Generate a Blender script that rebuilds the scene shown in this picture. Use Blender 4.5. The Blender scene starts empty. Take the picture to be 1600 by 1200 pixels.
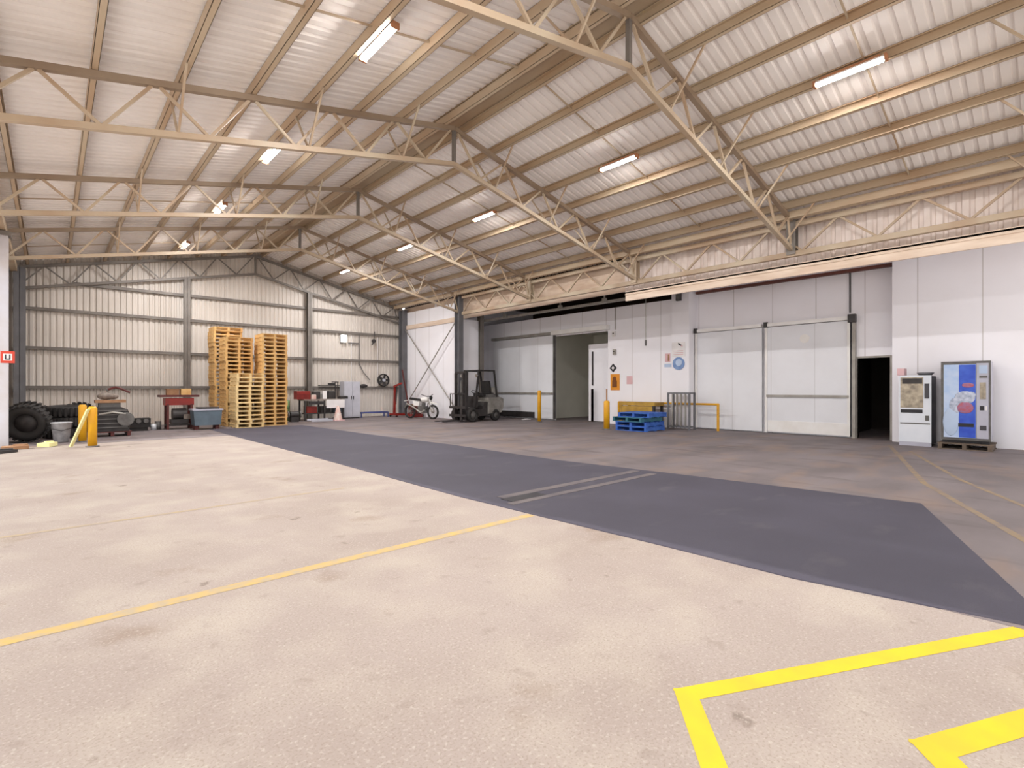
import bpy, math, random
from mathutils import Vector, Matrix
random.seed(7)
S = bpy.context.scene
COL = S.collection
R = math.radians

# ------------------------------------------------------------------ camera, world, sun, exposure
EYE = 1.4; YAW = 42.6; FPX = 785.0; HOR = 606.0       # x runs across the shed, y along it, z up
cam_d = bpy.data.cameras.new('camera'); cam = bpy.data.objects.new('camera', cam_d); COL.objects.link(cam)
cam.location = (0, 0, EYE); cam.rotation_euler = (R(90), 0, R(-YAW))
cam_d.sensor_width = 36; cam_d.lens = 36 * FPX / 1600; cam_d.shift_y = (HOR - 600) / 1600
cam_d.clip_start = 0.05; cam_d.clip_end = 500
S.camera = cam

W = bpy.data.worlds.new('sky'); S.world = W; W.use_nodes = True
bg = W.node_tree.nodes['Background']
bg.inputs[0].default_value = (1.0, 0.985, 0.97, 1); bg.inputs[1].default_value = 1.0

sun_d = bpy.data.lights.new('sun', 'SUN'); sun = bpy.data.objects.new('sun', sun_d); COL.objects.link(sun)
sun_d.energy = 2.0; sun_d.angle = R(0.5); sun_d.color = (1, 0.97, 0.94)
SUN_EL = 40.5
sdir = Vector((math.cos(R(SUN_EL)), 0.04, -math.sin(R(SUN_EL))))
sun.rotation_euler = sdir.to_track_quat('-Z', 'Y').to_euler()
sun.location = (-10, 0, 15)

S.view_settings.view_transform = 'Standard'; S.view_settings.look = 'None'
S.view_settings.gamma = 1; S.view_settings.use_curve_mapping = False
S.view_settings.exposure = 0.6

# ------------------------------------------------------------------ measured points (place on a plane seen at a photo position)
CA, SA = math.cos(R(YAW)), math.sin(R(YAW))
def fl(px, py, z=0.0):
    Y = FPX * (EYE - z) / (py - HOR); X = (px - 800) / FPX * Y
    return (X * CA + Y * SA, -X * SA + Y * CA)
def onL(px, py, L):                                   # plane x = L  -> (y, z)
    u = (px - 800) / FPX; s = L * (CA - u * SA) / (SA + u * CA); Y = L * SA + s * CA
    return (s, EYE + (HOR - py) / FPX * Y)
def onS(px, py, s):                                   # plane y = s  -> (x, z)
    u = (px - 800) / FPX; L = s * (SA + u * CA) / (CA - u * SA); Y = L * SA + s * CA
    return (L, EYE + (HOR - py) / FPX * Y)

# ------------------------------------------------------------------ materials
def lin(c):
    return tuple(((v / 12.92) if v <= 0.04045 else ((v + 0.055) / 1.055) ** 2.4) for v in [x / 255 for x in c]) + (1,)
MATS = {}
def mat(name, rgb, rough=0.6, metal=0.0, rgb2=None, scale=3.0, amt=0.5, stretch=(1, 1, 1), bump=0.0, emit=None, emit_s=0, detail=4, contrast=(0.35, 0.65), spec=0.5):
    m = bpy.data.materials.new(name); m.use_nodes = True; nt = m.node_tree; b = nt.nodes['Principled BSDF']
    b.inputs['Roughness'].default_value = rough; b.inputs['Metallic'].default_value = metal
    b.inputs['Specular IOR Level'].default_value = spec
    c = lin(rgb); b.inputs['Base Color'].default_value = c
    tc = nt.nodes.new('ShaderNodeTexCoord'); mp = nt.nodes.new('ShaderNodeMapping'); mp.inputs['Scale'].default_value = stretch
    nt.links.new(tc.outputs['Object'], mp.inputs[0])
    n = nt.nodes.new('ShaderNodeTexNoise'); n.inputs['Scale'].default_value = scale; n.inputs['Detail'].default_value = detail
    nt.links.new(mp.outputs[0], n.inputs['Vector'])
    rp = nt.nodes.new('ShaderNodeValToRGB'); rp.color_ramp.elements[0].position = contrast[0]; rp.color_ramp.elements[1].position = contrast[1]
    c2 = lin(rgb2) if rgb2 else tuple(x * 0.8 for x in c[:3]) + (1,)
    rp.color_ramp.elements[0].color = c
    rp.color_ramp.elements[1].color = tuple(c[i] * (1 - amt) + c2[i] * amt for i in range(3)) + (1,)
    nt.links.new(n.outputs[0], rp.inputs[0]); nt.links.new(rp.outputs[0], b.inputs['Base Color'])
    if bump:
        bp = nt.nodes.new('ShaderNodeBump'); bp.inputs['Strength'].default_value = bump; bp.inputs['Distance'].default_value = 0.01
        nt.links.new(n.outputs[0], bp.inputs['Height']); nt.links.new(bp.outputs[0], b.inputs['Normal'])
    if emit:
        b.inputs['Emission Color'].default_value = lin(emit); b.inputs['Emission Strength'].default_value = emit_s
    MATS[name] = m
    return m
def add_mask(m, rgb, scale, lo, hi, fac=1.0, stretch=(1, 1, 1), kind='noise', detail=3, dist=0.0):
    """lay another colour over a material where a noise passes a threshold"""
    nt = m.node_tree; b = nt.nodes['Principled BSDF']; src = b.inputs['Base Color'].links[0].from_socket
    tc = nt.nodes.new('ShaderNodeTexCoord'); mp = nt.nodes.new('ShaderNodeMapping'); mp.inputs['Scale'].default_value = stretch
    mp.inputs['Location'].default_value = (random.random() * 20, random.random() * 20, 0)
    nt.links.new(tc.outputs['Object'], mp.inputs[0])
    if kind == 'noise':
        n = nt.nodes.new('ShaderNodeTexNoise'); n.inputs['Detail'].default_value = detail; n.inputs['Distortion'].default_value = dist
    else:
        n = nt.nodes.new('ShaderNodeTexVoronoi')
    n.inputs['Scale'].default_value = scale
    nt.links.new(mp.outputs[0], n.inputs['Vector'])
    mr = nt.nodes.new('ShaderNodeMapRange'); mr.inputs[1].default_value = lo; mr.inputs[2].default_value = hi; mr.inputs[3].default_value = 0; mr.inputs[4].default_value = fac
    nt.links.new(n.outputs[0], mr.inputs[0])
    mx = nt.nodes.new('ShaderNodeMix'); mx.data_type = 'RGBA'
    nt.links.new(mr.outputs[0], mx.inputs[0]); nt.links.new(src, mx.inputs[6]); mx.inputs[7].default_value = lin(rgb)
    nt.links.new(mx.outputs[2], b.inputs['Base Color'])
def add_seams(m, axis, pitch, width, rgb, fac=0.5):
    nt = m.node_tree; b = nt.nodes['Principled BSDF']; src = b.inputs['Base Color'].links[0].from_socket
    g = nt.nodes.new('ShaderNodeNewGeometry'); sp = nt.nodes.new('ShaderNodeSeparateXYZ'); nt.links.new(g.outputs['Position'], sp.inputs[0])
    w = nt.nodes.new('ShaderNodeMath'); w.operation = 'PINGPONG'; nt.links.new(sp.outputs[axis], w.inputs[0]); w.inputs[1].default_value = pitch / 2
    lt = nt.nodes.new('ShaderNodeMath'); lt.operation = 'LESS_THAN'; nt.links.new(w.outputs[0], lt.inputs[0]); lt.inputs[1].default_value = width
    ml = nt.nodes.new('ShaderNodeMath'); ml.operation = 'MULTIPLY'; nt.links.new(lt.outputs[0], ml.inputs[0]); ml.inputs[1].default_value = fac
    mx = nt.nodes.new('ShaderNodeMix'); mx.data_type = 'RGBA'
    nt.links.new(ml.outputs[0], mx.inputs[0]); nt.links.new(src, mx.inputs[6]); mx.inputs[7].default_value = lin(rgb)
    nt.links.new(mx.outputs[2], b.inputs['Base Color'])

M_roof = mat('roof_sheet', (248, 243, 240), 0.5, 0.0, (238, 231, 226), 1.2, 0.6)
M_clad = mat('wall_sheet', (216, 208, 200), 0.5, 0.0, (196, 186, 176), 0.8, 0.7, (1, 1, 0.3))
M_clad_b = mat('bright_sheet', (238, 226, 220), 0.5, 0.0, (215, 200, 190), 1.5, 0.6)
M_steel = mat('cream_steel', (196, 180, 156), 0.5, 0.0, (176, 144, 112), 1.1, 0.8, (1, 0.35, 1))
M_steel_d = mat('grey_steel', (128, 122, 116), 0.5, 0.1, (100, 92, 86), 1.5, 0.7)
M_truss = mat('truss_steel', (192, 178, 156), 0.5, 0.0, (166, 136, 108), 0.9, 0.8)
M_chord = mat('chord_brown', (158, 140, 120), 0.5, 0.0, (132, 110, 90), 1.2, 0.8)  # top chords, darker and browner than the other truss members
M_galv = mat('galvanised_steel', (168, 164, 158), 0.45, 0.3, (140, 134, 126), 4, 0.7)
M_col = mat('blue_grey_paint', (112, 112, 116), 0.5, 0.0, (88, 86, 88), 2, 0.6)
M_colw = mat('white_post_paint', (206, 206, 216), 0.5, 0.0, (190, 182, 178), 2, 0.6)
M_panel = mat('coolroom_panel', (246, 245, 251), 0.45, 0.0, (240, 237, 241), 0.6, 0.8)
add_seams(M_panel, 1, 1.2, 0.012, (150, 140, 132), 0.45)
M_door = mat('door_sheet', (232, 233, 238), 0.4, 0.0, (222, 222, 226), 0.9, 0.7)
add_seams(M_door, 1, 1.2, 0.008, (160, 156, 156), 0.4)
M_white = mat('white_trim', (240, 238, 236), 0.4, 0.0, (225, 220, 214), 3, 0.5)
M_fascia = mat('cream_flashing', (236, 218, 200), 0.5, 0.0, (206, 180, 158), 2.2, 0.7, (1, 0.5, 3))
M_red = mat('red_oxide_beam', (104, 56, 44), 0.6, 0.0, (80, 48, 40), 2, 0.6)
M_void = mat('void_shade_brown', (66, 46, 36), 0.8, 0.0, (46, 32, 26), 2, 0.6)  # dark brown puts the shade of the open void into the surface colour
M_room = mat('cold_room_lining', (228, 226, 214), 0.6, 0.0, (214, 212, 200), 1, 0.6)
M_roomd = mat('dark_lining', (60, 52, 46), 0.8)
M_rust = mat('rusty_beam', (176, 120, 84), 0.7, 0.0, (140, 90, 62), 3, 0.7)

M_conc = mat('worn_concrete', (157, 145, 138), 0.85, 0.0, (146, 133, 125), 0.55, 0.9, bump=0.0, detail=8)
add_mask(M_conc, (172, 162, 150), 1.6, 0.45, 0.7, 0.6, detail=6)
add_mask(M_conc, (130, 115, 103), 90, 0.52, 0.66, 0.5, detail=2)
add_mask(M_conc, (114, 91, 70), 1.4, 0.63, 0.74, 0.42, detail=5)
add_mask(M_conc, (84, 69, 58), 3.4, 0.705, 0.75, 0.5, detail=3)
M_yard = mat('yard_bounce_concrete', (236, 230, 224), 0.85, 0.0, (228, 220, 212), 0.3, 0.8)  # unseen yard, made paler than the floor to bounce daylight inside
add_mask(M_conc, (178, 168, 158), 55, 0.56, 0.72, 0.6, detail=2)
add_mask(M_conc, (122, 108, 100), 6, 0.62, 0.72, 0.35, detail=6)
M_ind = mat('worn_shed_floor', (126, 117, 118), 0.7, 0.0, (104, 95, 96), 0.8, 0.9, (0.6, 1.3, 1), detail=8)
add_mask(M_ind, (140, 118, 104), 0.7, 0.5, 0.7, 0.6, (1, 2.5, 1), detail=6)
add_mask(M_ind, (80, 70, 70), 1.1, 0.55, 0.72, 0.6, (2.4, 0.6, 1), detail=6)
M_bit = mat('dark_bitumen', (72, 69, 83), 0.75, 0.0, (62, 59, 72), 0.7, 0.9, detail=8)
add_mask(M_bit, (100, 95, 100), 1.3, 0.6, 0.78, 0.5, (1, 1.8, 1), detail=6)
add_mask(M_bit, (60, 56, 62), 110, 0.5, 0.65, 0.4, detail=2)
M_yel = mat('yellow_line_paint', (206, 180, 16), 0.6, 0.0, (198, 164, 34), 4, 0.8)
M_yelworn = mat('worn_yellow_paint', (186, 156, 92), 0.8, 0.0, (164, 148, 122), 9, 1.0, detail=6)
M_yelfaint = mat('faded_yellow_paint', (162, 144, 116), 0.8, 0.0, (154, 140, 126), 5, 1.0, detail=6)
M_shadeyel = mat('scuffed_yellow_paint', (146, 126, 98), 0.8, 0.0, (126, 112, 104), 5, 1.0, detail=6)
M_patch = mat('paler_trench_cover', (112, 104, 104), 0.8, 0.0, (92, 86, 90), 3, 0.8)

M_pine = mat('pine_wood', (226, 188, 126), 0.7, 0.0, (204, 154, 92), 5, 0.8)
M_pine2 = mat('pale_pine_wood', (240, 214, 160), 0.7, 0.0, (222, 184, 124), 5, 0.8)
M_blue = mat('blue_pallet_paint', (44, 88, 176), 0.6, 0.0, (70, 120, 200), 4, 0.7)
M_tealp = mat('teal_pallet_paint', (50, 104, 120), 0.6, 0.0, (60, 120, 140), 4, 0.7)
M_yell = mat('safety_yellow', (226, 168, 20), 0.45, 0.0, (206, 140, 20), 3, 0.6)
M_yell2 = mat('dull_yellow', (190, 150, 60), 0.6, 0.0, (150, 116, 50), 3, 0.8)
M_plank = mat('pale_yellow_paint', (238, 232, 170), 0.6)
M_black = mat('black_rubber', (34, 32, 32), 0.8, 0.0, (48, 44, 42), 6, 0.7)
M_dark = mat('dark_machine_paint', (62, 58, 58), 0.5, 0.1, (44, 40, 40), 5, 0.8)
M_mid = mat('grey_machine_paint', (110, 108, 106), 0.5, 0.1, (84, 80, 78), 5, 0.8)
M_chrome = mat('bright_metal', (200, 200, 200), 0.25, 0.8)
M_redp = mat('red_machine_paint', (150, 36, 26), 0.45, 0.0, (110, 30, 24), 4, 0.7)
M_dred = mat('dark_red_paint', (96, 36, 32), 0.6, 0.0, (70, 32, 30), 4, 0.7)
M_orange = mat('orange_sign_paint', (232, 150, 40), 0.5)
M_brown = mat('brown_ink', (120, 66, 20), 0.6)
M_blk = mat('black_ink', (36, 34, 40), 0.5)
M_redink = mat('red_ink', (214, 70, 50), 0.5)
M_paper = mat('white_paper', (240, 236, 236), 0.6)
M_pink = mat('pink_ink', (226, 186, 190), 0.6)
M_sblue = mat('sign_blue', (110, 140, 190), 0.5, 0.0, (140, 166, 206), 8, 0.7)
M_sblue2 = mat('pale_sign_blue', (186, 204, 230), 0.5)
M_bucket = mat('dull_tin', (222, 224, 228), 0.4, 0.0, (170, 172, 178), 7, 0.8)
M_tub = mat('blue_grey_plastic', (96, 112, 124), 0.5, 0.0, (80, 92, 104), 4, 0.6)
M_cab = mat('pale_grey_enamel', (196, 196, 206), 0.4, 0.0, (182, 182, 190), 4, 0.6)
M_vw = mat('white_enamel', (226, 230, 238), 0.35, 0.0, (212, 218, 228), 3, 0.6)
M_vgrey = mat('grey_enamel', (186, 186, 200), 0.35)
M_vdark = mat('dark_case', (70, 68, 74), 0.5)
M_glass = mat('tinted_pane', (190, 176, 152), 0.12, 0.0, (110, 100, 88), 6, 0.8)
M_cobalt = mat('cobalt_print', (40, 74, 190), 0.4, 0.0, (70, 110, 216), 5, 0.7)
M_sky = mat('pale_blue_print', (170, 196, 232), 0.4, 0.0, (200, 214, 238), 5, 0.8)
M_redpr = mat('red_print', (176, 92, 108), 0.4, 0.0, (150, 120, 160), 16, 0.9)
M_greypr = mat('grey_print', (150, 160, 184), 0.4, 0.0, (206, 212, 228), 16, 0.9)
M_tube = mat('lit_tube', (255, 250, 240), 0.4, 0.0, emit=(255, 250, 244), emit_s=52)
M_lampw = mat('lit_bulkhead', (255, 255, 250), 0.4, 0.0, emit=(255, 252, 244), emit_s=4)
M_cw = mat('weathered_grey', (150, 146, 140), 0.5, 0.0, (112, 108, 102), 5, 0.8)
M_cone = mat('cone_white', (222, 208, 200), 0.6, 0.0, (206, 150, 140), 5, 0.8)
M_wood = mat('bare_timber', (170, 130, 96), 0.7, 0.0, (140, 100, 70), 6, 0.7)
M_oldwood = mat('weathered_timber', (118, 102, 88), 0.8, 0.0, (88, 76, 66), 6, 0.8)
M_rag = mat('dirty_rag', (150, 140, 130), 0.8, 0.0, (110, 96, 90), 8, 0.9)
M_green = mat('green_paint', (120, 150, 100), 0.6)
M_blup = mat('blue_steel_paint', (60, 72, 130), 0.5)

# ------------------------------------------------------------------ mesh builder
class MB:
    def __init__(s): s.v = []; s.f = []; s.sm = []
    def add(s, vs, fs, smooth=False):
        o = len(s.v); s.v += [Vector(v) for v in vs]; s.f += [tuple(i + o for i in f) for f in fs]; s.sm += [smooth] * len(fs); return s
    def box(s, x0, y0, z0, x1, y1, z1, M=None):
        vs = [Vector((x, y, z)) for z in (z0, z1) for y in (y0, y1) for x in (x0, x1)]
        if M: vs = [M @ v for v in vs]
        return s.add(vs, [(0, 2, 3, 1), (4, 5, 7, 6), (0, 1, 5, 4), (2, 6, 7, 3), (0, 4, 6, 2), (1, 3, 7, 5)])
    def cbox(s, cx, cy, cz, dx, dy, dz, rz=0, rx=0, ry=0):
        M = Matrix.Translation((cx, cy, cz)) @ Matrix.Rotation(rz, 4, 'Z') @ Matrix.Rotation(ry, 4, 'Y') @ Matrix.Rotation(rx, 4, 'X')
        return s.box(-dx / 2, -dy / 2, -dz / 2, dx / 2, dy / 2, dz / 2, M)
    def bar(s, a, b, w, h=None, up=(0, 0, 1)):
        a = Vector(a); b = Vector(b); h = h or w; d = b - a; l = d.length; d.normalize(); up = Vector(up)
        if abs(d.dot(up)) > 0.98: up = Vector((0, 1, 0))
        x = d.cross(up).normalized(); z = x.cross(d).normalized()
        vs = []
        for p in (a, b):
            for i, j in ((-1, -1), (1, -1), (1, 1), (-1, 1)): vs.append(p + x * (i * w / 2) + z * (j * h / 2))
        return s.add(vs, [(3, 2, 1, 0), (4, 5, 6, 7), (0, 1, 5, 4), (1, 2, 6, 5), (2, 3, 7, 6), (3, 0, 4, 7)])
    def tube(s, a, b, r, n=10, r2=None, cap=True):
        a = Vector(a); b = Vector(b); r2 = r if r2 is None else r2; d = (b - a).normalized()
        up = Vector((0, 0, 1)) if abs(d.z) < 0.9 else Vector((1, 0, 0)); x = d.cross(up).normalized(); y = x.cross(d)
        vs = []
        for p, rr in ((a, r), (b, r2)):
            for i in range(n): t = 2 * math.pi * i / n; vs.append(p + (x * math.cos(t) + y * math.sin(t)) * rr)
        s.add(vs, [(i, i + n, (i + 1) % n + n, (i + 1) % n) for i in range(n)], True)
        if cap:
            s.add(vs[:n], [tuple(range(n))]); s.add(vs[n:], [tuple(reversed(range(n)))])
        return s
    def path(s, pts, r, n=8):
        for a, b in zip(pts, pts[1:]): s.tube(a, b, r, n)
        for p in pts[1:-1]: s.ball(p, r, 6, n)
        return s
    def ball(s, c, r, nr=8, n=12, sc=(1, 1, 1)):
        c = Vector(c); vs = [c + Vector((0, 0, r * sc[2]))]
        for i in range(1, nr):
            t = math.pi * i / nr
            for j in range(n): p = 2 * math.pi * j / n; vs.append(c + Vector((r * math.sin(t) * math.cos(p) * sc[0], r * math.sin(t) * math.sin(p) * sc[1], r * math.cos(t) * sc[2])))
        vs.append(c - Vector((0, 0, r * sc[2]))); fs = [(0, 1 + j, 1 + (j + 1) % n) for j in range(n)]
        for i in range(nr - 2):
            for j in range(n): a = 1 + i * n + j; b = 1 + i * n + (j + 1) % n; fs.append((a, a + n, b + n, b))
        l = len(vs) - 1; o = 1 + (nr - 2) * n; fs += [(l, o + (j + 1) % n, o + j) for j in range(n)]
        return s.add(vs, fs, True)
    def lathe(s, prof, n=24, c=(0, 0, 0), M=None, closed=False):
        """prof = [(r, z)...] around z through c"""
        vs = []
        for r, z in prof:
            for j in range(n): p = 2 * math.pi * j / n; vs.append(Vector((r * math.cos(p), r * math.sin(p), z)))
        M = M or Matrix.Translation(c)
        vs = [M @ v for v in vs]; m = len(prof); fs = []
        for i in range(m if closed else m - 1):
            k = (i + 1) % m
            for j in range(n): fs.append((i * n + j, i * n + (j + 1) % n, k * n + (j + 1) % n, k * n + j))
        return s.add(vs, fs, True)
    def torus(s, c, R0, r0, axis='y', n=28, m=10, w=1.0):
        prof = [(R0 + r0 * math.cos(2 * math.pi * i / m), r0 * w * math.sin(2 * math.pi * i / m)) for i in range(m)]
        rot = {'z': Matrix(), 'y': Matrix.Rotation(R(90), 4, 'X'), 'x': Matrix.Rotation(R(90), 4, 'Y')}.get(axis) if isinstance(axis, str) else axis
        return s.lathe(prof, n, M=Matrix.Translation(c) @ rot, closed=True)
    def prism(s, poly, axis, a, b, M=None):
        """poly in the two other axes, extruded along axis from a to b"""
        def P(u, v, w): return {'x': Vector((w, u, v)), 'y': Vector((u, w, v)), 'z': Vector((u, v, w))}[axis]
        n = len(poly); vs = [P(u, v, a) for u, v in poly] + [P(u, v, b) for u, v in poly]
        if M: vs = [M @ v for v in vs]
        return s.add(vs, [tuple(range(n)), tuple(reversed(range(n, 2 * n)))] + [(i, i + n, (i + 1) % n + n, (i + 1) % n) for i in range(n)])
    def sheet(s, O, U, V, lu, lv, N, pitch, depth, f=(0.5, 0.15), vfun=None):
        """trapezoid ribbed sheet: ribs run along V, repeat along U; vfun(u) gives (v0, v1)"""
        O, U, V, N = map(Vector, (O, U, V, N)); us = []; k = 0
        while k * pitch < lu:
            b = k * pitch
            for t, h in ((0, 0), (f[0], 0), (f[0] + f[1], 1), (1 - f[1], 1)): us.append((min(b + t * pitch, lu), h))
            k += 1
        us.append((lu, 0)); vs = []
        for u, h in us:
            v0, v1 = vfun(u) if vfun else (0, lv)
            vs += [O + U * u + V * v0 + N * (h * depth), O + U * u + V * v1 + N * (h * depth)]
        return s.add(vs, [(2 * i, 2 * i + 2, 2 * i + 3, 2 * i + 1) for i in range(len(us) - 1)])
    def cprof(s, x, z, y0, y1, w, h, t=0.006, flip=1):
        """C purlin: web, two flanges and lips, running along y; z is its underside"""
        q = 0.02; X = lambda a: x + flip * a
        for (a0, b0, a1, b1) in ((0, 0, t, h), (0, 0, w, t), (0, h - t, w, h), (w - t, 0, w, q), (w - t, h - q, w, h)):
            xa, xb = sorted((X(a0), X(a1))); s.box(xa, y0, z + b0, xb, y1, z + b1)
        return s

def setp(o, label=None, cat=None, group=None, kind=None):
    if label: o['label'] = label
    if cat: o['category'] = cat
    if group: o['group'] = group
    if kind: o['kind'] = kind
    return o
def wloc(o):
    v = Vector((0, 0, 0)); M = Matrix()
    while o: M = o.matrix_local if False else (Matrix.Translation(o.location) @ o.rotation_euler.to_matrix().to_4x4()) @ M; o = o.parent
    return M
def mesh(name, mb, m, parent=None, local=False):
    """ONE mesh object; verts are world coordinates unless local"""
    me = bpy.data.meshes.new(name); vs = mb.v
    if parent and not local:
        I = wloc(parent).inverted(); vs = [I @ v for v in vs]
    me.from_pydata([tuple(v) for v in vs], [], mb.f); me.polygons.foreach_set('use_smooth', mb.sm); me.update()
    me.materials.append(m)
    o = bpy.data.objects.new(name, me); COL.objects.link(o)
    if parent: o.parent = parent
    return o
def struct(name, mb, m, parent=None, label=None):
    o = mesh(name, mb, m, parent)
    if not parent: o['kind'] = 'structure'; o['label'] = label or name; 
    if not parent: o['category'] = 'structure'
    return o
def thing(name, label, cat, loc=(0, 0, 0), rz=0, group=None):
    o = bpy.data.objects.new(name, None); COL.objects.link(o); o.location = loc; o.rotation_euler = (0, 0, rz); o.empty_display_size = 0.2
    return setp(o, label, cat, group)
def solo(name, mb, m, label, cat, group=None, loc=None, rz=0, kind=None):
    """a thing that is one mesh; with loc the verts are local"""
    if loc is None:
        xs = [v.x for v in mb.v]; ys = [v.y for v in mb.v]; zs = [v.z for v in mb.v]
        c = Vector(((min(xs) + max(xs)) / 2, (min(ys) + max(ys)) / 2, min(zs)))
        for v in mb.v: v -= c
        loc = c
    o = mesh(name, mb, m, None, True); o.location = loc; o.rotation_euler = (0, 0, rz)
    return setp(o, label, cat, group, kind)
def copy_tree(o, parent=None):
    c = o.copy(); COL.objects.link(c); c.parent = parent
    for ch in [x for x in bpy.data.objects if x.parent == o]: copy_tree(ch, c)
    return c
ORD = ['first', 'second', 'third', 'fourth', 'fifth', 'sixth', 'seventh', 'eighth', 'ninth', 'tenth', 'eleventh', 'twelfth', 'thirteenth', 'fourteenth', 'fifteenth', 'sixteenth', 'seventeenth', 'eighteenth', 'nineteenth', 'twentieth', 'twenty-first', 'twenty-second', 'twenty-third', 'twenty-fourth', 'twenty-fifth', 'twenty-sixth']

# ------------------------------------------------------------------ measures of the shed
RX = 6.33; ZT = 6.964; ZB = 6.16; SL = 0.226           # ridge x, apex of the top and bottom chords, roof fall
XL, XR = -0.85, 13.1                                  # column lines
ZTOP = lambda x: ZT - SL * abs(x - RX)
ZBOT = lambda x: ZB - 0.217 * abs(x - RX)
BAY = [22.75, 17.66, 13.24, 8.71, 4.32, 0.0]          # truss positions
YB = 22.95                                            # end wall sheet
YF = -1.6                                             # roof runs on behind the camera
PD = 0.2                                              # purlin depth
WL, WRC, WF = 16.05, 16.5, 16.1                       # cool-room wall planes: far part, recessed part, near part

# ------------------------------------------------------------------ ground
poly_near = [(4.35, YF - 6), (4.25, -1.0), (4.2, 0.14), (4.0, 1.32), (3.98, 2.35), (3.93, 3.51), (3.86, 5.2), (3.88, 7.24), (3.92, 10.6), (3.95, 16.5)]
far_pts = [(4.74, 0.15), (7.73, 1.12), (7.45, 4.34), (7.2, 6.58), (7.25, 9.96), (7.04, 13.98), (6.95, 19.2)]
gm = MB(); gm.box(-1.12, -1.62, -0.3, 40, 60, 0.0); struct('floor', gm, M_conc, label='pale sunlit concrete yard floor running into the shed')
gm = MB(); gm.box(-80, -60, -0.3, -1.12, 60, 0.0); gm.box(-1.12, -60, -0.3, 40, -1.62, 0.0); struct('yard', gm, M_yard, label='unseen yard outside the shed, made pale to bounce daylight in')
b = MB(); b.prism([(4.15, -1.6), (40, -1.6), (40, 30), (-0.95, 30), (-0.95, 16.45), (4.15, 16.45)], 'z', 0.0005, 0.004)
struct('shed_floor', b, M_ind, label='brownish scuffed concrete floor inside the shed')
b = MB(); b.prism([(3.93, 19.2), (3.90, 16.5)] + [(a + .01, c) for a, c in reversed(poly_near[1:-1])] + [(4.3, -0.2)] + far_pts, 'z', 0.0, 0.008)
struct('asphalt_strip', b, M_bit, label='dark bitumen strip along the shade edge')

# ------------------------------------------------------------------ painted lines
def line(pts, w, m, label, nm='floor_line', z=.0014):
    b = MB()
    for (p, q) in zip(pts, pts[1:]):
        H0 = len(b.f) * .0004; p = Vector((*p, H0)); q = Vector((*q, H0)); d = (q - p).normalized(); n = Vector((-d.y, d.x, 0)) * (w / 2); e = d * (w * .4)
        b.add([p - e - n + Vector((0, 0, z)), q + e - n + Vector((0, 0, z)), q + e + n + Vector((0, 0, z)), p - e + n + Vector((0, 0, z))], [(0, 1, 2, 3)])
    o = mesh(nm, b, m); setp(o, label, 'floor marking', None, 'structure'); return o
line([(-9, 3.93), (3.86, 3.93)], 0.11, M_yelworn, 'worn yellow line crossing the sunlit floor')
line([(-9, 6.5), (3.0, 6.76)], 0.07, M_yelfaint, 'faded yellow line farther across the sunlit floor')
line([(4.2, 0.1), (2.14, 1.15), (1.2, 0.34)], 0.10, M_yel, 'bright yellow cornered line at the lower right')
line([(4.2, -0.48), (2.52, 0.33), (1.6, -0.45)], 0.12, M_yel, 'bright yellow inner cornered line at the lower right edge')
line([(14.9, 2.75), (9.42, 1.33), (6.5, 0.18), (5.0, -0.4)], 0.08, M_shadeyel, 'scuffed yellow line leading to the white vending machine', z=.0052)
line([(13.9, 2.2), (10.18, 1.01), (8.4, 0.25), (7, -0.3)], 0.07, M_shadeyel, 'second scuffed yellow line nearer the blue vending machine', z=.0052)
b = MB(); b.box(4.05, 4.38, .008, 7.2, 4.50, .012); b.box(4.2, 4.72, .008, 7.25, 4.86, .012)
setp(mesh('trench_edging', b, M_patch), 'two pale strips crossing the dark bitumen', 'floor marking', None, 'structure')
b = MB(); b.box(4.15, 4.5, .008, 4.75, 4.72, .013)
setp(mesh('drain_cover', b, M_blk), 'dark drain cover in the bitumen by the shade edge', 'drain cover', None, 'structure')

# ------------------------------------------------------------------ roof
def roof_z(x): return ZT - SL * abs(x - RX) + PD + 0.012
b = MB()
for sg, xe in ((1, 13.75), (-1, -1.0)):
    lx = abs(xe - RX); ln = math.hypot(lx, SL * lx)
    V = Vector((sg * lx, 0, -SL * lx)).normalized()
    b.sheet((RX, YF, ZT + PD + 0.012), (0, 1, 0), V, YB - YF, ln, Vector((sg * SL, 0, 1)).normalized(), 0.19, 0.042, (0.55, 0.10))
struct('ceiling', b, M_roof, label='ribbed roof sheeting, underside')
b = MB()                                                # sheet laid on top keeps daylight out and gives the roof its thickness
for sg, xe in ((1, 13.75), (-1, -1.0)):
    za = ZT + PD + 0.075; ze = za - SL * abs(xe - RX)
    b.prism([(RX, za), (xe, ze), (xe, ze + .03), (RX, za + .03)], 'y', YF, YB)
struct('roof_cover', b, M_galv, label='outer roof skin')
b = MB()                                                # ridge flashing seen between the two ridge purlins
b.prism([(RX - .27, roof_z(RX - .27) - .008), (RX, roof_z(RX) - .02), (RX + .27, roof_z(RX + .27) - .008), (RX + .27, roof_z(RX + .27) + .01), (RX, roof_z(RX) + .01), (RX - .27, roof_z(RX - .27) + .01)], 'y', YF, YB)
struct('trim_1', b, M_steel, label='ridge capping between the ridge purlins')

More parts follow.
